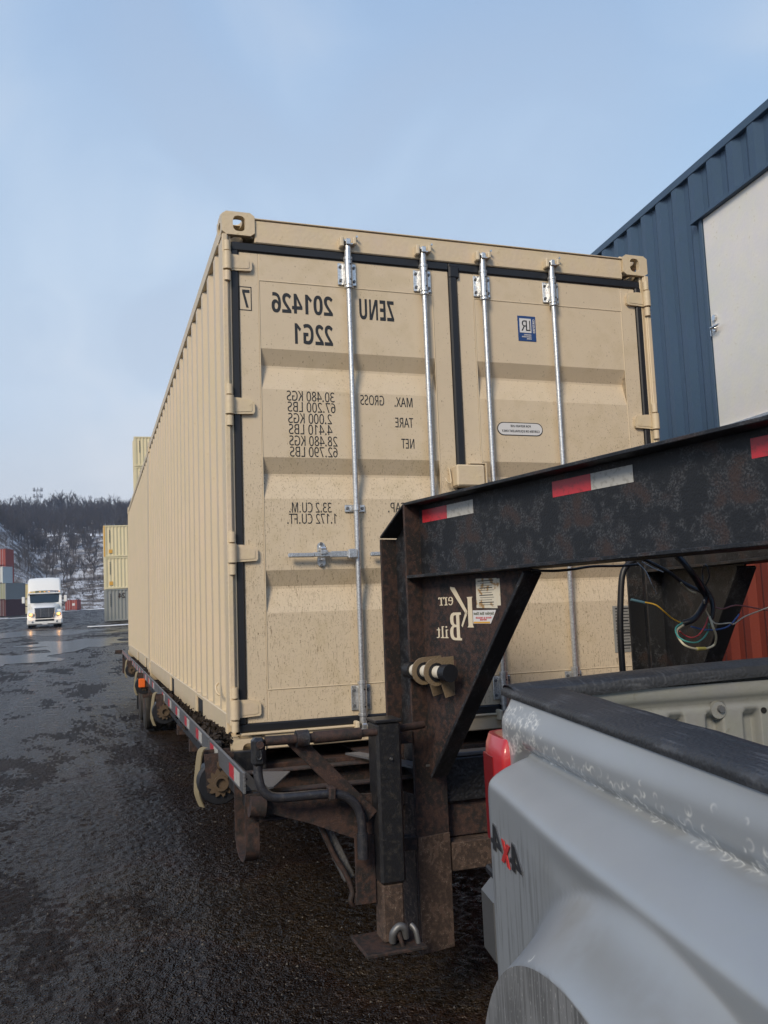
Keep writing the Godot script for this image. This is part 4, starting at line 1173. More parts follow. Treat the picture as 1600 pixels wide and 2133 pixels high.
	put(sh, "joint_pin", MB.new().cyl(V(-0.048, 0.176, zc + 0.02), V(-0.048, 0.176, zc + 0.034), 0.013, -1, 12).done(), M.rust)
	put(sh, "joint_hook", MB.new().tube(smooth([V(-0.046, 0.158, zc + 0.027), V(-0.044, 0.135, zc + 0.030), V(-0.052, 0.126, zc + 0.030), V(-0.060, 0.132, zc + 0.028)], 4), 0.0045, 6).done(), M.black)
	var cr := smooth([V(-0.052, 0.11, zc), V(-0.052, 0.085, zc), V(-0.050, 0.055, zc + 0.004), V(-0.040, 0.022, zc + 0.008), V(-0.012, -0.004, zc + 0.01), V(0.03, -0.012, zc + 0.01), V(0.10, -0.014, zc + 0.01), V(0.19, -0.016, zc + 0.01), V(0.245, -0.026, zc + 0.01), V(0.285, -0.052, zc + 0.01), V(0.308, -0.092, zc + 0.01), V(0.315, -0.14, zc + 0.01), V(0.316, -0.20, zc + 0.01)], 5)
	put(sh, "crank_handle", MB.new().tube(cr, 0.0165, 14).done(), M.black_pipe)
	put(sh, "handle_grip", MB.new().cyl(V(0.316, -0.165, zc + 0.01), V(0.316, -0.252, zc + 0.01), 0.020, -1, 14).done(), M.black_pipe)
	put(sh, "handle_clip", MB.new().box(V(0.205, -0.013, zc + 0.012), V(0.024, 0.044, 0.052), 0.004, rz(-4)).done(), M.rust_light)
	var dg := Basis(Vector3.BACK, atan2(-0.30, 0.285))
	put(jk, "diagonal_brace", MB.new().box(V(0.222, 0.030, 0.962), V(0.415, 0.056, 0.010), 0.002, dg).done(), M.rust_light)
	put(jk, "back_plate", MB.new().box(V(0.342, -0.310, 0.93), V(0.076, 0.24, 0.010), 0.002).done(), M.rust_light)
	# diagonal strut and lines under the nose
	put(t, "under_strut", MB.new().box(V(0.255, -0.235, 0.80), V(0.045, 0.30, 0.04), 0.004, rz(24)).done(), M.grey_steel)
	put(t, "air_line", MB.new().tube(smooth([V(0.20, -0.15, 0.84), V(0.25, -0.27, 0.84), V(0.29, -0.34, 0.85), V(0.31, -0.40, 0.86), V(0.30, -0.43, 0.87), V(0.315, -0.45, 0.86), V(0.325, -0.41, 0.86)], 5), 0.010, 8).done(), M.rust_light)
	# cross beams between the uprights
	put(t, "cross_beam", MB.new().box(V(1.219, -0.068, 0.72), V(0.94, 0.17, 0.05), 0.004).done(), M.dark_steel_and_shade)
	put(t, "cross_beam", MB.new().box(V(1.219, -0.225, 0.69), V(0.95, 0.14, 0.05), 0.004).done(), M.rust)
	put(t, "cross_beam", MB.new().box(V(1.219, -0.355, 0.735), V(0.95, 0.11, 0.09), 0.004).done(), M.rust_salt)
	put(t, "cross_angle", MB.new().box(V(1.219, 0.028, 0.70), V(0.94, 0.016, 0.07), 0.003).done(), M.grey_steel)
	# running gear
	for az in [-7.85, -8.97]:
		put(t, "axle", MB.new().cyl(V(0.05, -0.425, az), V(2.39, -0.425, az), 0.06, -1, 12).done(), M.rust)
		for x in [0.155, 0.425, 2.013, 2.283]: make_wheel(t, V(x, -0.428, az), 0.40, 0.235, x < 1.2)
	for x in [0.29, 2.148]: put(t, "mud_flap", MB.new().box(V(x, -0.46, -9.6), V(0.52, 0.55, 0.01), 0.002).done(), M.rubber)
	put(t, "mud_bracket", MB.new().box(V(0.045, -0.22, -7.30), V(0.10, 0.30, 0.02), 0.003).done(), M.rust)
	put(t, "rear_bumper", MB.new().box(V(1.219, -0.20, -12.5), V(2.60, 0.34, 0.08), 0.006).done(), M.rust)
	put(t, "rear_marker", MB.new().box(V(-0.15, 0.02, -12.40), V(0.12, 0.07, 0.03), 0.004).done(), M.rust)
	# hose and loose wiring under the neck
	put(t, "air_hose", MB.new().tube(smooth([V(1.66, 0.80, 0.80), V(1.602, 0.75, 0.80), V(1.578, 0.62, 0.80), V(1.566, 0.46, 0.80), V(1.566, 0.20, 0.80), V(1.570, 0.0, 0.78)], 5), 0.014, 10).done(), M.rubber)
	var wires := {"cable": [[V(0.768, 0.736, 1.521), V(0.826, 0.731, 1.551), V(0.881, 0.733, 1.579), V(0.971, 0.742, 1.565), V(1.097, 0.743, 1.529), V(1.177, 0.747, 1.524)], 0.0045, M.rubber],
		"yellow": [[V(0.963, 0.620, 1.842), V(0.980, 0.611, 1.876), V(1.014, 0.588, 1.872), V(1.064, 0.568, 1.836), V(1.110, 0.551, 1.821)], 0.0022, mat(0.75, 0.42, 0.04)],
		"white": [[V(1.106, 0.546, 1.834), V(1.092, 0.532, 1.821), V(1.069, 0.515, 1.851), V(1.068, 0.490, 1.879), V(1.112, 0.476, 1.865), V(1.184, 0.471, 1.829), V(1.221, 0.481, 1.824), V(1.203, 0.509, 1.857), V(1.175, 0.539, 1.880), V(1.183, 0.568, 1.859)], 0.0034, mat(0.60, 0.55, 0.40)],
		"teal": [[V(1.108, 0.553, 1.827), V(1.084, 0.538, 1.825), V(1.063, 0.515, 1.859), V(1.077, 0.499, 1.880), V(1.129, 0.493, 1.857), V(1.184, 0.504, 1.824), V(1.200, 0.527, 1.829), V(1.174, 0.546, 1.865)], 0.0026, mat(0.07, 0.32, 0.28)],
		"red": [[V(1.075, 0.529, 1.854), V(1.114, 0.515, 1.823), V(1.133, 0.507, 1.831), V(1.131, 0.515, 1.867), V(1.147, 0.540, 1.878), V(1.187, 0.567, 1.848)], 0.0022, mat(0.45, 0.05, 0.06)],
		"white_far": [[V(1.166, 0.619, 1.862), V(1.195, 0.597, 1.827), V(1.210, 0.567, 1.825), V(1.205, 0.546, 1.860), V(1.238, 0.547, 1.880), V(1.272, 0.542, 1.856), V(1.342, 0.561, 1.823), V(1.385, 0.575, 1.830), V(1.44, 0.60, 1.87)], 0.0022, mat(0.58, 0.50, 0.38)],
		"blue": [[V(1.138, 0.540, 1.827), V(1.184, 0.529, 1.825), V(1.200, 0.528, 1.859), V(1.219, 0.533, 1.880), V(1.266, 0.545, 1.857), V(1.324, 0.570, 1.824)], 0.0026, mat(0.05, 0.11, 0.30)],
		"pink": [[V(1.203, 0.626, 1.827), V(1.226, 0.600, 1.825), V(1.233, 0.590, 1.859), V(1.252, 0.598, 1.880), V(1.308, 0.597, 1.857), V(1.437, 0.578, 1.824)], 0.0022, mat(0.26, 0.10, 0.10)],
		"black": [[V(1.093, 0.760, 1.842), V(1.100, 0.722, 1.876), V(1.126, 0.692, 1.872), V(1.177, 0.656, 1.836), V(1.205, 0.626, 1.821), V(1.162, 0.590, 1.848), V(1.109, 0.563, 1.878), V(1.081, 0.553, 1.867)], 0.0095, M.rubber],
		"black_three": [[V(1.120, 0.760, 1.80), V(1.150, 0.715, 1.82), V(1.185, 0.670, 1.83), V(1.212, 0.628, 1.835), V(1.205, 0.590, 1.85), V(1.196, 0.560, 1.85)], 0.0075, M.rubber],
		"black_two": [[V(1.08, 0.765, 1.67), V(1.142, 0.714, 1.726), V(1.196, 0.679, 1.722), V(1.230, 0.642, 1.776), V(1.235, 0.621, 1.801)], 0.006, M.rubber],
		"grey": [[V(1.140, 0.751, 1.571), V(1.150, 0.720, 1.601), V(1.148, 0.679, 1.629), V(1.176, 0.643, 1.615)], 0.0016, mat(0.35, 0.36, 0.37)],
		"grey_two": [[V(1.123, 0.751, 1.621), V(1.143, 0.729, 1.651), V(1.161, 0.713, 1.679)], 0.0016, mat(0.35, 0.36, 0.37)],
		"tan": [[V(1.093, 0.674, 1.854), V(1.132, 0.659, 1.823), V(1.145, 0.647, 1.831), V(1.132, 0.642, 1.867)], 0.0028, mat(0.35, 0.30, 0.20)],
		"loop": [[V(1.194, 0.666, 1.827), V(1.196, 0.700, 1.825), V(1.176, 0.724, 1.859), V(1.171, 0.720, 1.880), V(1.195, 0.691, 1.857), V(1.206, 0.666, 1.824)], 0.0028, mat(0.05, 0.06, 0.07)]}
	for k in wires:
		var q: Array = wires[k]
		var wm := put(t, "wire", MB.new().tube(smooth(q[0], 5), q[1], 7).done(), q[2])
		if k == "yellow": put(wm, "butt_connector", MB.new().cyl(V(0.966, 0.618, 1.845), V(0.925, 0.629, 1.835), 0.0042, -1, 8).done(), mat(0.10, 0.20, 0.24))
		if k == "white": put(wm, "butt_connector", MB.new().cyl(V(1.130, 0.474, 1.856), V(1.180, 0.4715, 1.831), 0.0052, -1, 8).done(), mat(0.55, 0.48, 0.12))
	# leaf litter and mud along the deck edge
	var db := MB.new()
	rng.seed = 77
	for i in 1500:
		var zz := 0.0 - pow(rng.randf(), 1.6) * 4.5
		var p := V(rng.randf_range(-0.075, 0.012), -0.04 + rng.randf() * (0.05 + 0.075 * exp(zz * 0.45)), zz)
		var r := rng.randf_range(0.006, 0.022)
		var bs := Basis(Vector3(rng.randf() - 0.5, rng.randf() - 0.5, rng.randf() - 0.5).normalized(), rng.randf() * TAU)
		db.quad(p + bs * V(-r, 0, 0), p + bs * V(0, -r * 0.6, 0.3 * r), p + bs * V(r, 0, 0), p + bs * V(0, r * 0.7, 0.4 * r))
		db.tri(p + bs * V(-r, 0, 0), p + bs * V(0, r * 0.3, -r), p + bs * V(r, 0, 0))
	var dm := put(self, "leaf_litter", db.done(), M.debris, RIG)
	tag(dm, "dark leaf litter and mud on the trailer deck edge", "debris", "", "stuff")
func make_wheel(t: Node3D, c: Vector3, r: float, w: float, left: bool) -> void:
	var f := Transform3D(Basis(Vector3.BACK, PI / 2 if left else -PI / 2), c)     # the wheel's axis is the lathe's y; outside towards +y
	var h := w / 2
	var y := put(t, "wheel", MB.new().lathe([Vector2(0.0, 0.02), Vector2(0.06, 0.03), Vector2(0.07, 0.0), Vector2(0.19, -0.02), Vector2(r * 0.54, h * 0.8), Vector2(r * 0.56, h * 0.95)], Transform3D.IDENTITY, 24).done(), M.rust, f)
	var b := MB.new().lathe([Vector2(r * 0.55, -h * 0.9), Vector2(r * 0.60, -h), Vector2(r * 0.93, -h * 0.96), Vector2(r * 0.985, -h * 0.80), Vector2(r, -h * 0.6), Vector2(r, -h * 0.38), Vector2(r * 0.975, -h * 0.34), Vector2(r, -h * 0.30), Vector2(r, -h * 0.05), Vector2(r * 0.975, 0), Vector2(r, h * 0.05), Vector2(r, h * 0.30), Vector2(r * 0.975, h * 0.34), Vector2(r, h * 0.38), Vector2(r, h * 0.6), Vector2(r * 0.985, h * 0.80), Vector2(r * 0.93, h * 0.96), Vector2(r * 0.60, h), Vector2(r * 0.55, h * 0.9), Vector2(r * 0.55, -h * 0.9)], Transform3D.IDENTITY, 36)
	put(y, "tyre", b.done(), M.tyre)

# ---------------------------------------------------------------- pickup bed: local x runs forward from the tailgate, y up, z outwards on the near side
func bed_v(u: float, h: float) -> float:
	var hc := 1.326 - 0.20 * pow(maxf(0.0, 1.0 - u / 0.20), 1.2)
	var b := 0.0
	b += 0.027 * sst(1.436, 1.375, h) * sst(hc - 0.004, hc + 0.030, h) * (1.0 - 0.55 * sst(0.3, 1.2, u))
	var a1 := 0.050 + 0.058 * sst(0.0, 0.22, u) + 0.024 * sst(0.15, 0.8, u)
	var g := clampf((hc - h) / (0.058 + 0.06 * maxf(0.0, 1.0 - u / 0.2)), 0.0, 1.0)
	b += a1 * pow(sin(PI * 0.5 * g), 0.85)
	b -= 0.006 * exp(-pow((h - 1.235) / 0.025, 2.0)) * sst(0.42, 0.85, u)
	var d := Vector2(u - 0.95, h - 0.63).length()
	b += 0.100 * pow(clampf((0.635 - d) / 0.088, 0.0, 1.0), 1.3)
	b -= 0.045 * pow(maxf(0.0, 1.0 - u / 0.07), 2.0)
	b -= 0.06 * sst(0.75, 0.5, h) * sst(0.7, 0.9, d)
	return b
func make_pickup() -> void:
	var yaw := deg_to_rad(8.6)
	var F := Vector3(-sin(yaw), 0, cos(yaw))
	var f := Transform3D(Basis(F, Vector3.UP, F.cross(Vector3.UP)), Vector3(0.341, 0, 2.148))
	var t := thing("pickup_truck", "salt-stained silver pickup with flared dual-wheel fender and black bed caps", "pickup truck", f)
	for s in 2:
		var mx := 1.0 if s == 0 else -1.0
		var z0 := 0.0 if s == 0 else -1.73
		var rows: Array = []
		var uvs: Array = []
		var hh := 1.436
		var hs: Array = []
		while hh > 0.60:
			hs.append(hh)
			hh -= 0.006 if hh > 1.0 else 0.02
		var us: Array = []
		var uu := 0.0
		while uu < 2.46:
			us.append(uu)
			uu += 0.008 if uu < 0.25 else 0.02
		for h in hs:
			var row: Array = []
			var ur: Array = []
			for u in us:
				var q := Vector2(u - 0.95, h - 0.63)
				var uu2: float = u
				var h2: float = h
				if q.length() < 0.455:
					q = q.normalized() * 0.455 if q.length() > 0.01 else Vector2(0, 0.455)
					if h < 0.66: q.y = h - 0.63
					uu2 = q.x + 0.95; h2 = maxf(q.y + 0.63, h)
				row.append(V(uu2, h2, z0 + mx * bed_v(uu2, h2)))
				ur.append(Vector2(uu2 / 2.0, 0.0))
			for c in row.size(): ur[c].y = 0.0 if rows.is_empty() else uvs[-1][c].y + ((row[c] as Vector3) - (rows[-1][c] as Vector3)).length()
			rows.append(row); uvs.append(ur)
		var side := put(t, "bed_side", MB.new().grid(rows, s == 1, uvs).done(), M.silver)
		put(side, "inner_panel", MB.new().box(V(1.24, 1.19, z0 - mx * 0.125), V(2.40, 0.50, 0.02), 0.004).done(), M.silver_in)
		put(side, "wheel_tub", MB.new().box(V(0.98, 0.98, z0 - mx * 0.06), V(1.1, 0.10, 0.30), 0.03).done(), M.rubber)
		# the upright face of the wheel-arch flare, grey with spray
		var lip: Array = []
		var lipuv: Array = []
		for i in 61:
			var a := PI * i / 60.0
			var row: Array = []
			var ur: Array = []
			for k in 9:
				var r := 0.5465 - 0.0915 * k / 8.0
				var pu := 0.95 + cos(a) * r
				var ph := 0.63 + sin(a) * r
				row.append(V(pu, ph, z0 + mx * (bed_v(pu, ph) + 0.0015)))
				ur.append(Vector2(pu * 2.0, ph * 1.2))
			lip.append(row); lipuv.append(ur)
		put(side, "arch_face", MB.new().grid(lip, s == 0, lipuv).done(), M.silver_dirty)
		# black plastic cap along the rail
		var cap: Array = []
		var prof := [[-0.126, 1.405], [-0.127, 1.440], [-0.122, 1.4465], [-0.104, 1.4475], [-0.098, 1.4455], [-0.090, 1.4485], [-0.050, 1.4495], [-0.012, 1.4490], [-0.002, 1.4465], [0.003, 1.4420], [0.0045, 1.4300], [-0.002, 1.4285]]
		for i in 41:
			var row: Array = []
			for p in prof: row.append(V(-0.005 + 2.45 * i / 40.0, p[1] + (0.001 * sin(i * 1.7) if p[1] > 1.43 else 0.0), z0 + mx * p[0]))
			cap.append(row)
		put(side, "rail_cap", MB.new().grid(cap, s == 0).done(), M.bed_cap)
		# lamp at the rear corner
		var ln := MB.new()
		var lr: Array = []
		for i in 15:
			var h := 1.342 - i * 0.018
			var row: Array = []
			var inset := 0.014 * sst(1.315, 1.342, h)
			for p in [[0.112, 0.000], [0.111, 0.038], [0.100, 0.047], [0.045, 0.053], [0.000, 0.052], [-0.022, 0.043], [-0.036, 0.018], [-0.042, -0.04], [-0.040, -0.13], [-0.03, -0.14]]:
				row.append(V(p[0] - inset, h, z0 + mx * (p[1] - inset)))
			lr.append(row)
		ln.grid(lr, s == 1)
		var top: Array = [[], []]
		for p in lr[0]: top[0].append(p); top[1].append(V(0.03, 1.343, z0 - mx * 0.05))
		ln.grid(top, s == 0)
		var lamp := put(t, "tail_lamp", ln.done(), M.lens_red)
		lamp.set_meta("label", "red tail lamp at the bed corner")
		put(lamp, "reflector_bar", MB.new().box(V(0.020, 1.20, z0 + mx * 0.0505), V(0.075, 0.20, 0.006), 0.003).done(), M.lens_dark)
	# emblem
	var em: MeshInstance3D = null
	for q in [["4", 0.432, 0.352, 1.148, 1.197], ["x", 0.352, 0.290, 1.142, 1.186], ["4", 0.290, 0.212, 1.148, 1.197]]:
		var uc: float = (q[1] + q[2]) / 2.0
		var sl := (bed_v(uc + 0.03, 1.17) - bed_v(uc - 0.03, 1.17)) / 0.06
		var fr := Transform3D(Basis(Vector3(1, 0, sl), Vector3(0.12, 1, 0), Vector3(-sl, 0, 1)), Vector3(-0.14, 0, bed_v(uc, 1.17) - uc * sl + 0.0015))
		if em == null: em = words(t, "emblem", q[0], q[1], q[2], q[3], q[4], 0.001, M.ink, true, false, fr)
		else: words(em, "letter", q[0], q[1], q[2], q[3], q[4], 0.001, M.emblem_red if q[0] == "x" else M.ink, true, false, em.transform.affine_inverse() * fr)
		if q[0] == "4": words(em, "letter_edge", "4", q[1] + 0.004, q[2] - 0.004, q[3] - 0.0025, q[4] + 0.0025, 0.0, M.chrome_dull, true, false, em.transform.affine_inverse() * fr)
	em.set_meta("label", "black and red 4x4 emblem")
	# tailgate
	var rows: Array = []
	for i in 330:
		var v := -0.10 - 1.53 * i / 329.0
		var row: Array = []
		for j in 40:
			var h := 1.43 - 0.46 * j / 39.0
			var ph := fposmod(-v - 0.385, 0.1)
			var inx := sst(0.0, 0.008, ph) * sst(0.046, 0.036, ph)
			var iny := sst(1.362 - 0.5 * maxf(0.0, 0.012 - ph), 1.348, h) * sst(1.02, 1.03, h)
			var u := 0.058 - 0.024 * inx * iny - 0.010 * exp(-pow((h - 1.386) / 0.006, 2.0)) + 0.012 * sst(1.385, 1.40, h)
			row.append(V(u, h, v))
		rows.append(row)
	var tg := put(t, "tailgate", MB.new().grid(rows, false).done(), M.silver_in)
	put(tg, "outer_skin", MB.new().box(V(0.004, 1.18, -0.865), V(0.03, 0.50, 1.48), 0.006).done(), M.silver_in)
	put(tg, "tie_down", MB.new().cyl(V(0.055, 1.365, -0.520), V(0.061, 1.365, -0.520), 0.024, 0.020, 20).done(), M.silver_in)
	put(tg, "tie_bolt", MB.new().cyl(V(0.058, 1.368, -0.524), V(0.070, 1.368, -0.524), 0.0095, 0.008, 10).done(), M.bolt)
	put(tg, "drain_hole", MB.new().cyl(V(0.055, 1.356, -0.640), V(0.060, 1.356, -0.640), 0.0075, -1, 12).done(), M.hole)
	var cap: Array = []
	for i in 61:
		var v := -0.004 - 1.722 * i / 60.0
		var cr := 0.024 * sin(PI * i / 60.0)
		var jag := 0.0025 * sin(i * 2.3) + 0.002 * sin(i * 5.1 + 1.0)
		var row: Array = []
		for p in [[0.082, 1.418], [0.083, 1.4255 + jag * 0.3], [0.082, 1.442 + jag], [0.074, 1.4475], [0.058, 1.450], [0.054, 1.4515], [0.030, 1.4545], [0.0, 1.4540], [-0.016, 1.447], [-0.020, 1.430]]: row.append(V(p[0], p[1] + cr, v))
		cap.append(row)
	put(tg, "tailgate_cap", MB.new().grid(cap, false).done(), M.bed_cap)
	# bumper, bed floor, bulkhead, rear wheels
	put(t, "bumper", MB.new().box(V(-0.12, 0.86, -0.865), V(0.16, 0.20, 1.80), 0.03).done(), M.chrome_dull)
	put(t, "bumper_step", MB.new().box(V(-0.12, 0.972, -0.865), V(0.15, 0.022, 1.76), 0.008).done(), M.rubber)
	put(t, "bed_floor", MB.new().box(V(1.24, 0.95, -0.865), V(2.44, 0.03, 1.48), 0.004).done(), M.silver_in)
	put(t, "bulkhead", MB.new().box(V(2.46, 1.20, -0.865), V(0.05, 0.52, 1.70), 0.01).done(), M.silver_in)
	put(t, "chassis_rail", MB.new().box(V(1.2, 0.78, -0.48), V(2.5, 0.18, 0.08), 0.01).done(), M.rubber)
	put(t, "chassis_rail", MB.new().box(V(1.2, 0.78, -1.25), V(2.5, 0.18, 0.08), 0.01).done(), M.rubber)
	for z in [0.06, -0.20, -1.53, -1.79]: pick_wheel(t, V(0.95, 0.395, z), z > -1.0)
func pick_wheel(t: Node3D, c: Vector3, near: bool) -> void:
	var f := Transform3D(Basis(Vector3.RIGHT, PI / 2 if near else -PI / 2), c)
	var r := 0.39
	var h := 0.115
	var y := put(t, "wheel", MB.new().lathe([Vector2(0.0, 0.02), Vector2(0.07, 0.03), Vector2(0.08, 0.0), Vector2(0.17, -0.03), Vector2(0.21, h * 0.8), Vector2(0.22, h * 0.95)], Transform3D.IDENTITY, 24).done(), M.steel, f)
	put(y, "tyre", MB.new().lathe([Vector2(0.215, -h * 0.9), Vector2(0.24, -h), Vector2(0.36, -h * 0.96), Vector2(0.385, -h * 0.8), Vector2(r, -h * 0.5), Vector2(r, h * 0.5), Vector2(0.385, h * 0.8), Vector2(0.36, h * 0.96), Vector2(0.24, h), Vector2(0.215, h * 0.9), Vector2(0.215, -h * 0.9)], Transform3D.IDENTITY, 32).done(), M.tyre)

# ---------------------------------------------------------------- the yard behind
func yard_box(label: String, xf: Transform3D, m: Material, l := 6.058, h := 2.591, group := "", dm: Material = null) -> Node3D:
	var o := thing("yard_container", label, "container", xf, group)
	var w := 2.438
	if dm == null: dm = m
	for s in 2:
		var sx := 1.0 if s == 0 else -1.0
		var x0 := 0.0 if s == 0 else w
		var bs := Basis(Vector3(0, 0, 1), Vector3.UP, Vector3(-1, 0, 0)) if s == 0 else Basis(Vector3(0, 0, -1), Vector3.UP, Vector3(1, 0, 0))
		put(o, "side_panel", corrugated(l - 0.3, h - 0.26, 0.045, 0.278), m, Transform3D(bs, V(x0 + sx * 0.02, 0.15, -l + 0.15 if s == 0 else -0.15)))
		bx(o, "top_rail", V(x0 + sx * 0.04, h - 0.055, -l / 2), V(0.08, 0.11, l - 0.36), m, 0.006)
		bx(o, "bottom_rail", V(x0 + sx * 0.04, 0.085, -l / 2), V(0.08, 0.13, l - 0.36), m, 0.006)
		for e in 2:
			bx(o, "corner_post", V(x0 + sx * 0.08, h / 2, -0.09 if e == 0 else -l + 0.09), V(0.16, h, 0.178), m, 0.008)
		var d := bx(o, "door_leaf", V(w * (0.27 + 0.46 * s), h / 2, -0.07), V(w * 0.42, h - 0.2, 0.05), dm, 0.006)
		for k in 2: put(d, "locking_rod", MB.new().cyl(V(0.2 if k else -0.2, -h / 2 + 0.05, 0.05), V(0.2 if k else -0.2, h / 2 - 0.05, 0.05), 0.025, -1, 6).done(), M.galv)
	bx(o, "roof", V(w / 2, h - 0.03, -l / 2), V(w - 0.16, 0.04, l - 0.2), m, 0.004)
	bx(o, "floor", V(w / 2, 0.14, -l / 2), V(w - 0.16, 0.06, l - 0.2), m, 0.004)
	put(o, "end_panel", corrugated(w - 0.3, h - 0.1, 0.04, 0.25), m, Transform3D(ry(180), V(w - 0.15, 0.05, -l + 0.03)))
	return o
func make_neighbours() -> void:
	var zl := Vector3(-0.1157, 0, 0.9933).normalized()
	var bs := Basis(Vector3.UP.cross(zl), Vector3.UP, zl)
	var p1 := V(4.21, 0, -0.78)
	var red := thing("shipping_container", "red shipping container on the ground under the blue one", "container", Transform3D(bs, p1 + zl * 4.0))
	container_shell(red, 2.438, 2.591, 12.192, M.red, false, false)
	var blue := thing("shipping_container", "dark blue shipping container with a white door, stacked high on the right", "container", Transform3D(bs, p1 + zl * 4.0 + V(0, 2.594, 0)))
	container_shell(blue, 2.438, 2.591, 12.192, M.blue, false, false)
	# personnel door let into the side
	var za := -4.945
	var zb := -3.985
	var fr := bx(blue, "door_frame", V(0.030, 1.163, za - 0.022), V(0.090, 1.82, 0.045), M.blue, 0.003)
	bx(blue, "door_frame", V(0.030, 1.163, zb + 0.022), V(0.090, 1.82, 0.045), M.blue, 0.003)
	bx(blue, "door_lintel", V(0.018, 2.060, (za + zb) / 2), V(0.125, 0.028, zb - za + 0.25), M.blue, 0.003)
	bx(blue, "door_threshold", V(0.020, 0.262, (za + zb) / 2), V(0.10, 0.025, zb - za + 0.09), M.galv, 0.003)
	var dr := bx(blue, "door", V(0.018, 1.160, (za + zb) / 2), V(0.045, 1.770, zb - za - 0.012), M.white_door, 0.004)
	dr.set_meta("label", "white steel door with a silver lever")
	var q := -dr.position
	put(dr, "lock", MB.new().cyl(V(-0.006, 1.180, za + 0.070), V(-0.024, 1.180, za + 0.070), 0.026, 0.024, 16).done(), M.chrome, at(q))
	put(dr, "lever", MB.new().cyl(V(-0.006, 1.095, za + 0.062), V(-0.020, 1.095, za + 0.062), 0.030, 0.028, 16).cyl(V(-0.02, 1.095, za + 0.062), V(-0.052, 1.095, za + 0.062), 0.011, -1, 10).cyl(V(-0.048, 1.095, za + 0.058), V(-0.050, 1.093, za + 0.175), 0.010, 0.008, 10).done(), M.chrome, at(q))
	put(dr, "key", MB.new().box(V(-0.03, 1.06, za + 0.03), V(0.004, 0.05, 0.010), 0.001).done(), M.chrome, at(q))

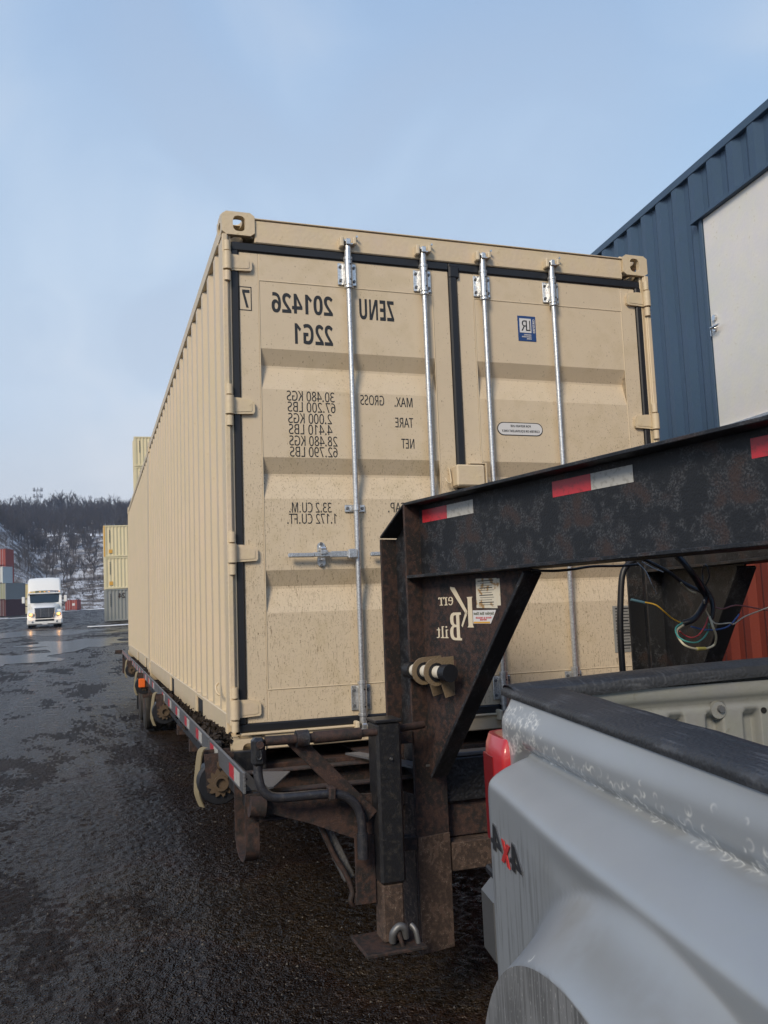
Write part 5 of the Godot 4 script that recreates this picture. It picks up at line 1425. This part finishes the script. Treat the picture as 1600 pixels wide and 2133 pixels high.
func make_yard() -> void:
	var side := Basis(Vector3(0, 0, -1), Vector3.UP, Vector3(1, 0, 0))     # long side towards the camera
	var lv := ["grey container at the bottom of the short far stack", "cream container in the middle of the short far stack", "cream container on top of the short far stack"]
	for i in 3:
		var o := yard_box(lv[i], Transform3D(side, V(6.42, i * 2.60, -70.0)), M.yard_grey if i == 0 else M.yard_cream, 6.058, 2.591, "containers of the short far stack")
		if i > 0:
			bx(o, "label_patch", V(-0.004, 0.47, -5.52), V(0.01, 0.30, 0.28), M.ochre, 0.002)
			if i == 2: bx(o, "rust_streak", V(-0.004, 1.3, -5.99), V(0.012, 2.5, 0.10), M.ochre, 0.002)
		for k in 7: bx(o, "code_letter", V(-0.005, 2.15 - k * 0.15, -5.58), V(0.012, 0.09, 0.07), M.ink if i > 0 else M.rubber, 0.001)
		if i == 0:
			words(o, "lettering", "24", 0, -0.55, 0, 0.42, 0, M.rust, true, false, Transform3D(Basis(Vector3(0, 0, 1), Vector3.UP, Vector3(-1, 0, 0)), V(0.01, 1.85, -4.45)))
	for i in 6:
		var o := yard_box("cream container at level %s of the tall far stack" % ["one", "two", "three", "four", "five", "six"][i], Transform3D(side, V(9.10, i * 2.615, -72.7)), M.yard_cream if i > 3 else [M.yard_grey, M.yard_red, M.yard_cream, M.yard_maroon][i], 6.058, 2.591, "containers of the tall far stack")
		if i < 4: o.set_meta("label", ["grey container at the foot of the tall far stack", "red container second from the ground in the tall far stack", "cream container third from the ground in the tall far stack", "maroon container fourth from the ground in the tall far stack"][i])
		else: o.set_meta("label", "cream container %s of the tall far stack" % ["", "", "", "", "just below the top", "at the very top"][i])
		for k in 7: bx(o, "code_letter", V(-0.005, 2.15 - k * 0.15, -5.58), V(0.012, 0.09, 0.07), M.ink, 0.001)
	# left-hand stacks, further off and turned
	var bt := Basis(Vector3(0.914, 0, 0.407), Vector3.UP, Vector3(-0.407, 0, 0.914)).orthonormalized()
	var c0 := V(-13.35, 0, -143.5) - bt.x * 2.438
	yard_box("maroon container on the ground at the left edge, doors towards the camera", Transform3D(bt, c0), M.yard_maroon, 6.058, 2.591, "containers at the left edge")
	yard_box("grey container with pale green doors on top of the maroon one", Transform3D(bt, c0 + V(0, 2.6, 0)), M.yard_grey, 6.058, 2.591, "containers at the left edge", M.yard_green)
	yard_box("pale grey container third up at the left edge", Transform3D(bt, c0 + V(-0.45, 5.2, -0.4)), M.yard_pale, 2.991, 2.591, "containers at the left edge")
	var b2 := Basis(Vector3(0.966, 0, 0.259), Vector3.UP, Vector3(-0.259, 0, 0.966)).orthonormalized()
	var nm := ["dull red container at the foot of the rear left stack", "dull red container second up in the rear left stack", "red container third up in the rear left stack, under the top one", "red container on top of the rear left stack"]
	for i in 4: yard_box(nm[i], Transform3D(b2, V(-14.6, i * 2.86, -158.0) - b2.x * 2.438), M.yard_red, 4.0, 2.84, "containers of the rear left stack")
	for i in 2: yard_box(["pale yellow container half hidden behind the white truck", "yellow container above the pale one behind the white truck"][i], Transform3D(b2, V(-9.9, i * 2.62, -158.0) - b2.x * 2.438), M.yard_cream if i == 0 else M.yard_yellow, 6.058, 2.591, "containers behind the white truck")
	var r := yard_box("small red container alone at the foot of the hill", Transform3D(Basis(Vector3(0.97, 0, 0.243), Vector3.UP, Vector3(-0.243, 0, 0.97)).orthonormalized(), V(-6.0, 0.0, -191.0)), M.yard_red, 3.0, 2.2)
	bx(r, "label_patch", V(1.7, 1.2, -0.01), V(0.5, 0.5, 0.02), M.white_sticker)
	# old snow and pale slush left on the yard
	rng.seed = 31
	var k := 0
	for q in [[-2.0, -196.0, 9.0, 5.0], [3.0, -186.0, 5.0, 3.0], [-7.0, -176.0, 4.0, 2.0], [-12.5, -118.0, 4.5, 1.2], [-15.0, -127.0, 4.0, 1.0], [1.2, -58.0, 2.2, 0.5]]:
		var poly: Array = []
		for i in 22: poly.append(Vector2(cos(TAU * i / 22.0) * q[2], sin(TAU * i / 22.0) * q[3]) * rng.randf_range(0.6, 1.1))
		var sn := put(self, "snow_patch", MB.new().prism(poly, -0.02, 0.02, Transform3D(rx(-90), V(q[0], 0.01, q[1]))).done(), M.snow)
		tag(sn, "", "", "", "structure")
		k += 1
	# standing water on the far yard
	for q in [[-4.5, -26.0, 3.2, 5.0], [-1.2, -34.0, 2.6, 6.0], [-7.5, -36.0, 3.0, 7.0], [-3.6, -50.0, 5.5, 6.5], [-9.0, -56.0, 3.5, 5.0], [0.4, -47.0, 1.8, 3.5], [-6.0, -18.0, 1.4, 2.2]]:
		var poly: Array = []
		for i in 40: poly.append(Vector2(cos(TAU * i / 40.0) * q[2], sin(TAU * i / 40.0) * q[3]) * (0.75 + 0.3 * sin(i * 0.9 + q[1]) * sin(i * 0.37)+ rng.randf_range(-0.09, 0.09)))
		var pd := put(self, "puddle", MB.new().prism(poly, -0.03, 0.0, Transform3D(rx(-90), V(q[0], -0.005, q[1]))).done(), M.puddle)
		tag(pd, "", "", "", "structure")

# ---------------------------------------------------------------- white highway tractor coming on
func make_semi() -> void:
	var t := thing("semi_truck", "white highway truck tractor with lit headlamps, driving towards the camera", "truck", Transform3D(ry(2.6), V(-3.78, 0, -62.0)))
	var w := 2.30
	var yz := Basis(Vector3(0, 0, 1), Vector3.UP, Vector3(-1, 0, 0))      # polygon x -> truck z, extruded across
	var cab := put(t, "cab", MB.new().prism([Vector2(-4.3, 0.75), Vector2(-1.55, 0.75), Vector2(-1.45, 1.70), Vector2(-1.75, 2.45), Vector2(-4.3, 2.45)], -w / 2, w / 2, at(Vector3.ZERO, yz)).done(), M.white_cab)
	# roof fairing, rounded at the shoulders
	var rows: Array = []
	for i in 13:
		var s := float(i) / 12.0
		var z := lerpf(-1.66, -4.3, s)
		var top := lerpf(2.62, 3.56, sin(minf(s * 3.2, 1.0) * PI / 2))
		var hw := w / 2 - 0.03 * (1.0 - s)
		var row: Array = []
		for p in [[-1.0, 2.42], [-1.0, top - 0.32], [-0.97, top - 0.14], [-0.88, top - 0.03], [-0.5, top + 0.015], [0.0, top + 0.02], [0.5, top + 0.015], [0.88, top - 0.03], [0.97, top - 0.14], [1.0, top - 0.32], [1.0, 2.42]]: row.append(V(p[0] * hw, p[1], z))
		rows.append(row)
	put(cab, "roof_fairing", MB.new().grid(rows, true).done(), M.white_cab)
	var ws: Array = []
	for i in 2:
		var row: Array = []
		for j in 9:
			var x := lerpf(-1.03, 1.03, j / 8.0)
			row.append(V(x, 1.76 if i == 0 else 2.38, (-1.44 if i == 0 else -1.68) - 0.10 * x * x + 0.06))
		ws.append(row)
	put(cab, "windshield", MB.new().grid(ws, true).done(), M.glass_dark)
	put(cab, "visor", MB.new().box(V(0, 2.44, -1.60), V(2.2, 0.08, 0.16), 0.02).done(), M.white_cab)
	for x in [-1.0, -0.3, 0.0, 0.3, 1.0]: put(cab, "marker_lamp", MB.new().box(V(x, 2.55, -1.60), V(0.10, 0.05, 0.05), 0.01).done(), M.lamp)
	for s in [-1.0, 1.0]: put(cab, "side_window", MB.new().box(V(s * (w / 2 + 0.002), 2.02, -2.1), V(0.02, 0.55, 0.8), 0.004).done(), M.glass_dark)
	# bonnet with its wheel arches
	var hood: Array = []
	for i in 9:
		var s := float(i) / 8.0
		var z := lerpf(-1.45, 0.0, s)
		var hw := lerpf(0.98, 0.66, s)
		var top := lerpf(1.74, 1.40, s * s * 0.7 + s * 0.3)
		var row: Array = []
		for p in [[-1.0, 0.7], [-1.0, top - 0.28], [-0.93, top - 0.10], [-0.7, top - 0.02], [0.0, top + 0.02], [0.7, top - 0.02], [0.93, top - 0.10], [1.0, top - 0.28], [1.0, 0.7]]: row.append(V(p[0] * hw, p[1], z))
		hood.append(row)
	put(t, "bonnet", MB.new().grid(hood, false).done(), M.white_cab)
	for s in [-1.0, 1.0]:
		var fe: Array = []
		for i in 9:
			var a := PI * i / 8.0
			var row: Array = []
			for p in [[0.60, 0.0], [0.80, 0.06], [1.05, 0.06], [1.13, 0.0], [1.15, -0.12]]: row.append(V(s * p[0], 0.62 + (0.60 + p[1]) * sin(a), -0.72 + 0.72 * cos(a)))
			fe.append(row)
		put(t, "fender", MB.new().grid(fe, s < 0).done(), M.white_cab)
		var hl := put(t, "headlamp", MB.new().box(V(s * 0.90, 0.94, -0.05), V(0.34, 0.26, 0.16), 0.05, ry(s * 24.0) * rz(s * 14.0)).done(), M.headlamp_glass)
		put(hl, "bulb", MB.new().cyl(V(s * 0.93, 0.95, 0.02), V(s * 0.935, 0.95, 0.06), 0.085, 0.075, 16).done(), M.lamp)
		var lt := OmniLight3D.new()
		lt.name = "headlamp_light_a" if s < 0 else "headlamp_light_b"
		lt.position = V(s * 0.935, 0.95, 0.10)
		lt.light_color = Color(1.0, 0.7, 0.35)
		lt.light_energy = 0.06
		lt.light_size = 0.08
		lt.omni_range = 30.0
		lt.omni_attenuation = 2.0
		lt.shadow_enabled = true
		t.add_child(lt)
		put(t, "fog_lamp", MB.new().cyl(V(s * 0.80, 0.42, 0.04), V(s * 0.80, 0.42, 0.075), 0.075, -1, 14).done(), M.chrome)
		put(t, "tyre", MB.new().lathe([Vector2(0.25, -0.13), Vector2(0.46, -0.13), Vector2(0.5, -0.09), Vector2(0.5, 0.09), Vector2(0.46, 0.13), Vector2(0.25, 0.13)], Transform3D(rz(90), V(s * 0.98, 0.5, -0.72)), 28).done(), M.tyre)
		for z in [-4.8, -6.1]: put(t, "tyre", MB.new().lathe([Vector2(0.0, -0.3), Vector2(0.46, -0.3), Vector2(0.5, -0.26), Vector2(0.5, 0.26), Vector2(0.46, 0.3), Vector2(0.0, 0.3)], Transform3D(rz(90), V(s * 0.9, 0.5, z)), 24).done(), M.tyre)
		var mr := put(t, "mirror", MB.new().box(V(s * 1.42, 2.0, -1.55), V(0.20, 0.46, 0.10), 0.04).done(), M.white_cab)
		put(mr, "mirror_arm", MB.new().tube(smooth([V(s * 1.40, 1.80, -1.55), V(s * 1.36, 1.62, -1.52), V(s * 1.10, 1.52, -1.50)], 5), 0.03, 8).done(), M.rubber)
	# grille and bumper
	var g := put(t, "grille", MB.new().prism([Vector2(-0.62, 1.36), Vector2(-0.56, 0.72), Vector2(0.56, 0.72), Vector2(0.62, 1.36)], 0.0, 0.05, at(V(0, 0, 0.0))).done(), M.grille)
	for i in 8: put(g, "slat", MB.new().box(V(0, 0.78 + i * 0.072, 0.055), V(1.12, 0.020, 0.02), 0.004).done(), M.chrome)
	for x in [-0.27, 0.27]: put(g, "grille_bar", MB.new().box(V(x, 1.04, 0.062), V(0.05, 0.62, 0.03), 0.008).done(), M.grey_steel)
	put(g, "surround", MB.new().box(V(0, 1.385, 0.04), V(1.36, 0.06, 0.06), 0.02).done(), M.chrome)
	for s in [-1.0, 1.0]: put(g, "surround", MB.new().box(V(s * 0.615, 1.04, 0.04), V(0.05, 0.68, 0.06), 0.015, rz(s * -5.0)).done(), M.chrome)
	var bp := put(t, "bumper", MB.new().box(V(0, 0.44, -0.12), V(2.34, 0.44, 0.36), 0.09).done(), M.white_cab)
	put(bp, "air_intake", MB.new().box(V(0, 0.53, 0.062), V(1.24, 0.14, 0.02), 0.02).done(), M.grille)
	put(bp, "number_plate", MB.new().box(V(0, 0.31, 0.066), V(0.34, 0.15, 0.01), 0.004).done(), M.white_sticker)
	put(t, "frame", MB.new().box(V(0, 0.75, -4.2), V(0.9, 0.25, 5.6), 0.02).done(), M.rubber)

# ---------------------------------------------------------------- the hill
var hn := FastNoiseLite.new()
func hill_y(x: float, z: float) -> float:
	var m := 0.0
	var st := [[-196.0, 0.0], [-216.0, 3.4], [-245.0, 6.2], [-272.0, 8.5], [-300.0, 17.0], [-336.0, 26.0], [-350.0, 26.8], [-400.0, 37.0], [-425.0, 40.0], [-700.0, 44.0]]
	for i in st.size() - 1:
		if z <= st[i][0] and z >= st[i + 1][0]:
			var k: float = (st[i][0] - z) / (st[i][0] - st[i + 1][0])
			m = lerpf(st[i][1], st[i + 1][1], k)
	if z < -700.0: m = 44.0
	var sp := (5.0 + 19.0 * clampf((-7.0 - x) / 18.0, 0.0, 1.5)) * sst(-214.0, -300.0, z)
	var y := maxf(m, sp) + hn.get_noise_2d(x, z) * 1.6 * sst(-200.0, -230.0, z)
	return y
func bare_tree(sd: int, hgt: float) -> Array:       # [trunk mesh, crown mesh]
	var r := RandomNumberGenerator.new()
	r.seed = sd
	var tr := MB.new()
	var cr := MB.new()
	var lean := V(r.randf_range(-0.06, 0.06), 1, r.randf_range(-0.06, 0.06))
	var tpts: Array = []
	for i in 6: tpts.append(lean * hgt * 0.62 * i / 5.0 + V(r.randf_range(-0.1, 0.1), 0, r.randf_range(-0.1, 0.1)))
	tr.tube(tpts, hgt * 0.024, 5, hgt * 0.011)
	for i in 16:
		var s := r.randf_range(0.30, 1.0)
		var p0: Vector3 = lean * hgt * 0.62 * s
		var a := r.randf() * TAU
		var len_ := hgt * r.randf_range(0.22, 0.46) * (1.25 - 0.5 * s)
		var dir := V(cos(a) * 0.62, 0.85, sin(a) * 0.62).normalized()
		var p1 := p0 + dir * len_ * 0.5
		var p2 := p0 + (dir + V(0, 0.25, 0)).normalized() * len_
		cr.tube([p0, p1, p2], hgt * 0.010, 3, hgt * 0.0035)
		for k in 5:
			var q := p0.lerp(p2, r.randf_range(0.35, 1.0))
			var d2 := (dir + V(r.randf_range(-0.9, 0.9), r.randf_range(-0.1, 0.6), r.randf_range(-0.9, 0.9))).normalized()
			var e := q + d2 * len_ * r.randf_range(0.25, 0.5)
			cr.tube([q, e], hgt * 0.0045, 3, hgt * 0.002)
			for z in 2: cr.tube([q.lerp(e, 0.5), q.lerp(e, 0.5) + (d2 + V(r.randf_range(-0.8, 0.8), 0.3, r.randf_range(-0.8, 0.8))).normalized() * len_ * 0.2], hgt * 0.0032, 3, hgt * 0.0016)
	return [tr.done(), cr.done()]
func make_hill() -> void:
	hn.seed = 12
	hn.frequency = 0.05
	hn.fractal_octaves = 4
	var rows: Array = []
	var z := -194.0
	while z > -760.0:
		var row: Array = []
		for i in 101: row.append(V(-170.0 + 3.0 * i, hill_y(-170.0 + 3.0 * i, z) - 0.15, z))
		rows.append(row)
		z -= 3.0 if z > -440.0 else 30.0
	var h := put(self, "hill", MB.new().grid(rows, false).done(), M.hill)
	tag(h, "", "", "", "structure")
	# a track cut across the slope
	var tk: Array = []
	for i in 30:
		var x := -16.0 + i * 1.4
		tk.append([V(x, hill_y(x, -341.0) + 0.25, -341.0), V(x, hill_y(x, -344.5) + 0.9, -344.5)])
	var track := put(self, "track", MB.new().grid(tk, true).done(), M.snow)
	tag(track, "", "", "", "structure")
	var kinds: Array = []
	for i in 5: kinds.append(bare_tree(300 + i, 10.0))
	rng.seed = 55
	var spots: Array = []
	for i in 46:
		var x := -47.0 + i * 1.45 + rng.randf_range(-0.6, 0.6)
		spots.append([x, -424.0 + rng.randf_range(-6.0, 4.0), rng.randf_range(0.95, 1.4)])
	for i in spots.size():
		var s: Array = spots[i]
		if s[0] > -22.5 and s[0] < -8.0: s[2] *= 1.15
		var ones := ["", "first", "second", "third", "fourth", "fifth", "sixth", "seventh", "eighth", "ninth", "tenth", "eleventh", "twelfth", "thirteenth", "fourteenth", "fifteenth", "sixteenth", "seventeenth", "eighteenth", "nineteenth"]
		var tens := ["", "", "twent", "thirt", "fort"]
		var nth := i + 1
		var ord: String = ones[nth] if nth < 20 else (tens[nth / 10] + ("ieth" if nth % 10 == 0 else "y-" + ones[nth % 10]))
		var o := thing("bare_tree", "%s bare tree from the left along the skyline of the wooded hill" % ord, "tree", Transform3D(ry(rng.randf() * 360.0).scaled(Vector3.ONE * s[2]), V(s[0], hill_y(s[0], s[1]) - 0.3, s[1])), "bare trees along the skyline")
		var kd: Array = kinds[i % 5]
		put(o, "trunk", kd[0], M.bark)
		put(o, "crown", kd[1], M.bark)
	# the wood below them reads as one mass
	for kk in 3:
		var mm := MultiMesh.new()
		mm.transform_format = MultiMesh.TRANSFORM_3D
		var both := MB.new()
		var src := bare_tree(400 + kk, 9.0)
		var am := ArrayMesh.new()
		for q in 2: am.add_surface_from_arrays(Mesh.PRIMITIVE_TRIANGLES, (src[q] as ArrayMesh).surface_get_arrays(0))
		mm.mesh = am
		var xs: Array = []
		for i in 640:
			var x := rng.randf_range(-75.0, 40.0)
			var zz := rng.randf_range(-300.0, -432.0)
			var dens := 1.0
			if zz > -333.0: dens = 0.45
			if zz < -333.0 and zz > -352.0: dens = 0.15
			if kk == 2 and i % 4 == 0:
				zz = rng.randf_range(-262.0, -300.0)
				dens = 0.5
			if rng.randf() > dens: continue
			xs.append(Transform3D(ry(rng.randf() * 360.0).scaled(Vector3.ONE * rng.randf_range(0.6, 1.1)), V(x, hill_y(x, zz) - 0.3, zz)))
		mm.instance_count = xs.size()
		for i in xs.size(): mm.set_instance_transform(i, xs[i])
		var mi := MultiMeshInstance3D.new()
		mi.name = numbered("hillside_wood")
		mi.multimesh = mm
		mi.material_override = M.bark_far
		add_child(mi)
		tag(mi, "dark leafless wood covering the hillside", "wood", "hillside wood", "stuff")
	# scrub on the nearer slopes
	var sc := MB.new()
	for i in 1500:
		var x := rng.randf_range(-45.0, 22.0)
		var zz := rng.randf_range(-205.0, -300.0)
		var p := V(x, hill_y(x, zz) - 0.1, zz)
		for k in 3:
			var e := p + V(rng.randf_range(-0.8, 0.8), rng.randf_range(0.5, 1.9), rng.randf_range(-0.5, 0.5))
			sc.tri(p + V(-0.05, 0, 0), p + V(0.05, 0, 0), e); sc.tri(p + V(0.05, 0, 0), p + V(-0.05, 0, 0), e)
	var so := put(self, "scrub", sc.done(), M.bark)
	tag(so, "thin brown scrub on the snowy lower slopes", "scrub", "", "stuff")
	# mast on the ridge
	var tw := thing("radio_mast", "lattice radio mast with aerials above the wooded ridge", "mast", at(V(-25.2, hill_y(-25.2, -455.0), -455.0)))
	var mh := 18.6
	for s in 3:
		var a := TAU * s / 3.0
		var lg := put(tw, "leg", MB.new().cyl(V(cos(a) * 1.25, 0, sin(a) * 1.25), V(cos(a) * 1.0, mh - 1.2, sin(a) * 1.0), 0.16, 0.12, 6).done(), M.tower)
		for k in 7:
			var y0 := mh * k / 8.0
			var a2 := TAU * (s + 1) / 3.0
			put(lg, "brace", MB.new().cyl(V(cos(a) * 1.2, y0, sin(a) * 1.2), V(cos(a2) * 1.15, y0 + mh / 8.0, sin(a2) * 1.15), 0.06, -1, 4).done(), M.tower)
	for lvl in [mh - 1.0, mh - 4.2]:
		var ring: Array = []
		for i in 17: ring.append(V(cos(TAU * i / 16.0) * 2.1, lvl, sin(TAU * i / 16.0) * 2.1))
		var pf := put(tw, "ring", MB.new().tube(ring, 0.12, 5).done(), M.tower)
		for i in 8:
			var a := TAU * i / 8.0
			put(pf, "aerial", MB.new().box(V(cos(a) * 2.1, lvl + 0.3, sin(a) * 2.1), V(0.32, 1.9, 0.2), 0.03, ry(-rad_to_deg(a))).done(), M.tower)
	var pl := thing("utility_pole", "thin pole with crossarm on the ridge beside the container stack", "pole", at(V(3.6, hill_y(3.6, -430.0), -430.0)))
	put(pl, "post", MB.new().cyl(V(0, 0, 0), V(0, 11.5, 0), 0.14, 0.10, 6).done(), M.tower)
	put(pl, "crossarm", MB.new().box(V(0, 11.3, 0), V(3.0, 0.18, 0.18), 0.02).done(), M.tower)

func _ready() -> void:
	make_sky()
	make_materials()
	M.grey_plate = mat(0.30, 0.30, 0.28, 0.5, 0.3)
	M.black_pipe = tinted(M.black, 1.6, 1.6, 1.7)
	M.lens_dark = mat(0.16, 0.004, 0.006, 0.3)
	M.emblem_red = mat(0.45, 0.03, 0.03, 0.4)
	M.chrome_dull = mat(0.20, 0.205, 0.21, 0.35, 0.7)
	M.grit = mat(0.075, 0.068, 0.060, 0.8)
	make_ground()
	make_main_container()
	make_second_container()
	make_trailer()
	make_pickup()
	M.headlamp_glass = mat(0.55, 0.50, 0.38, 0.1)
	make_neighbours()
	make_yard()
	make_semi()
	make_hill()
	print("built ", Time.get_ticks_msec())
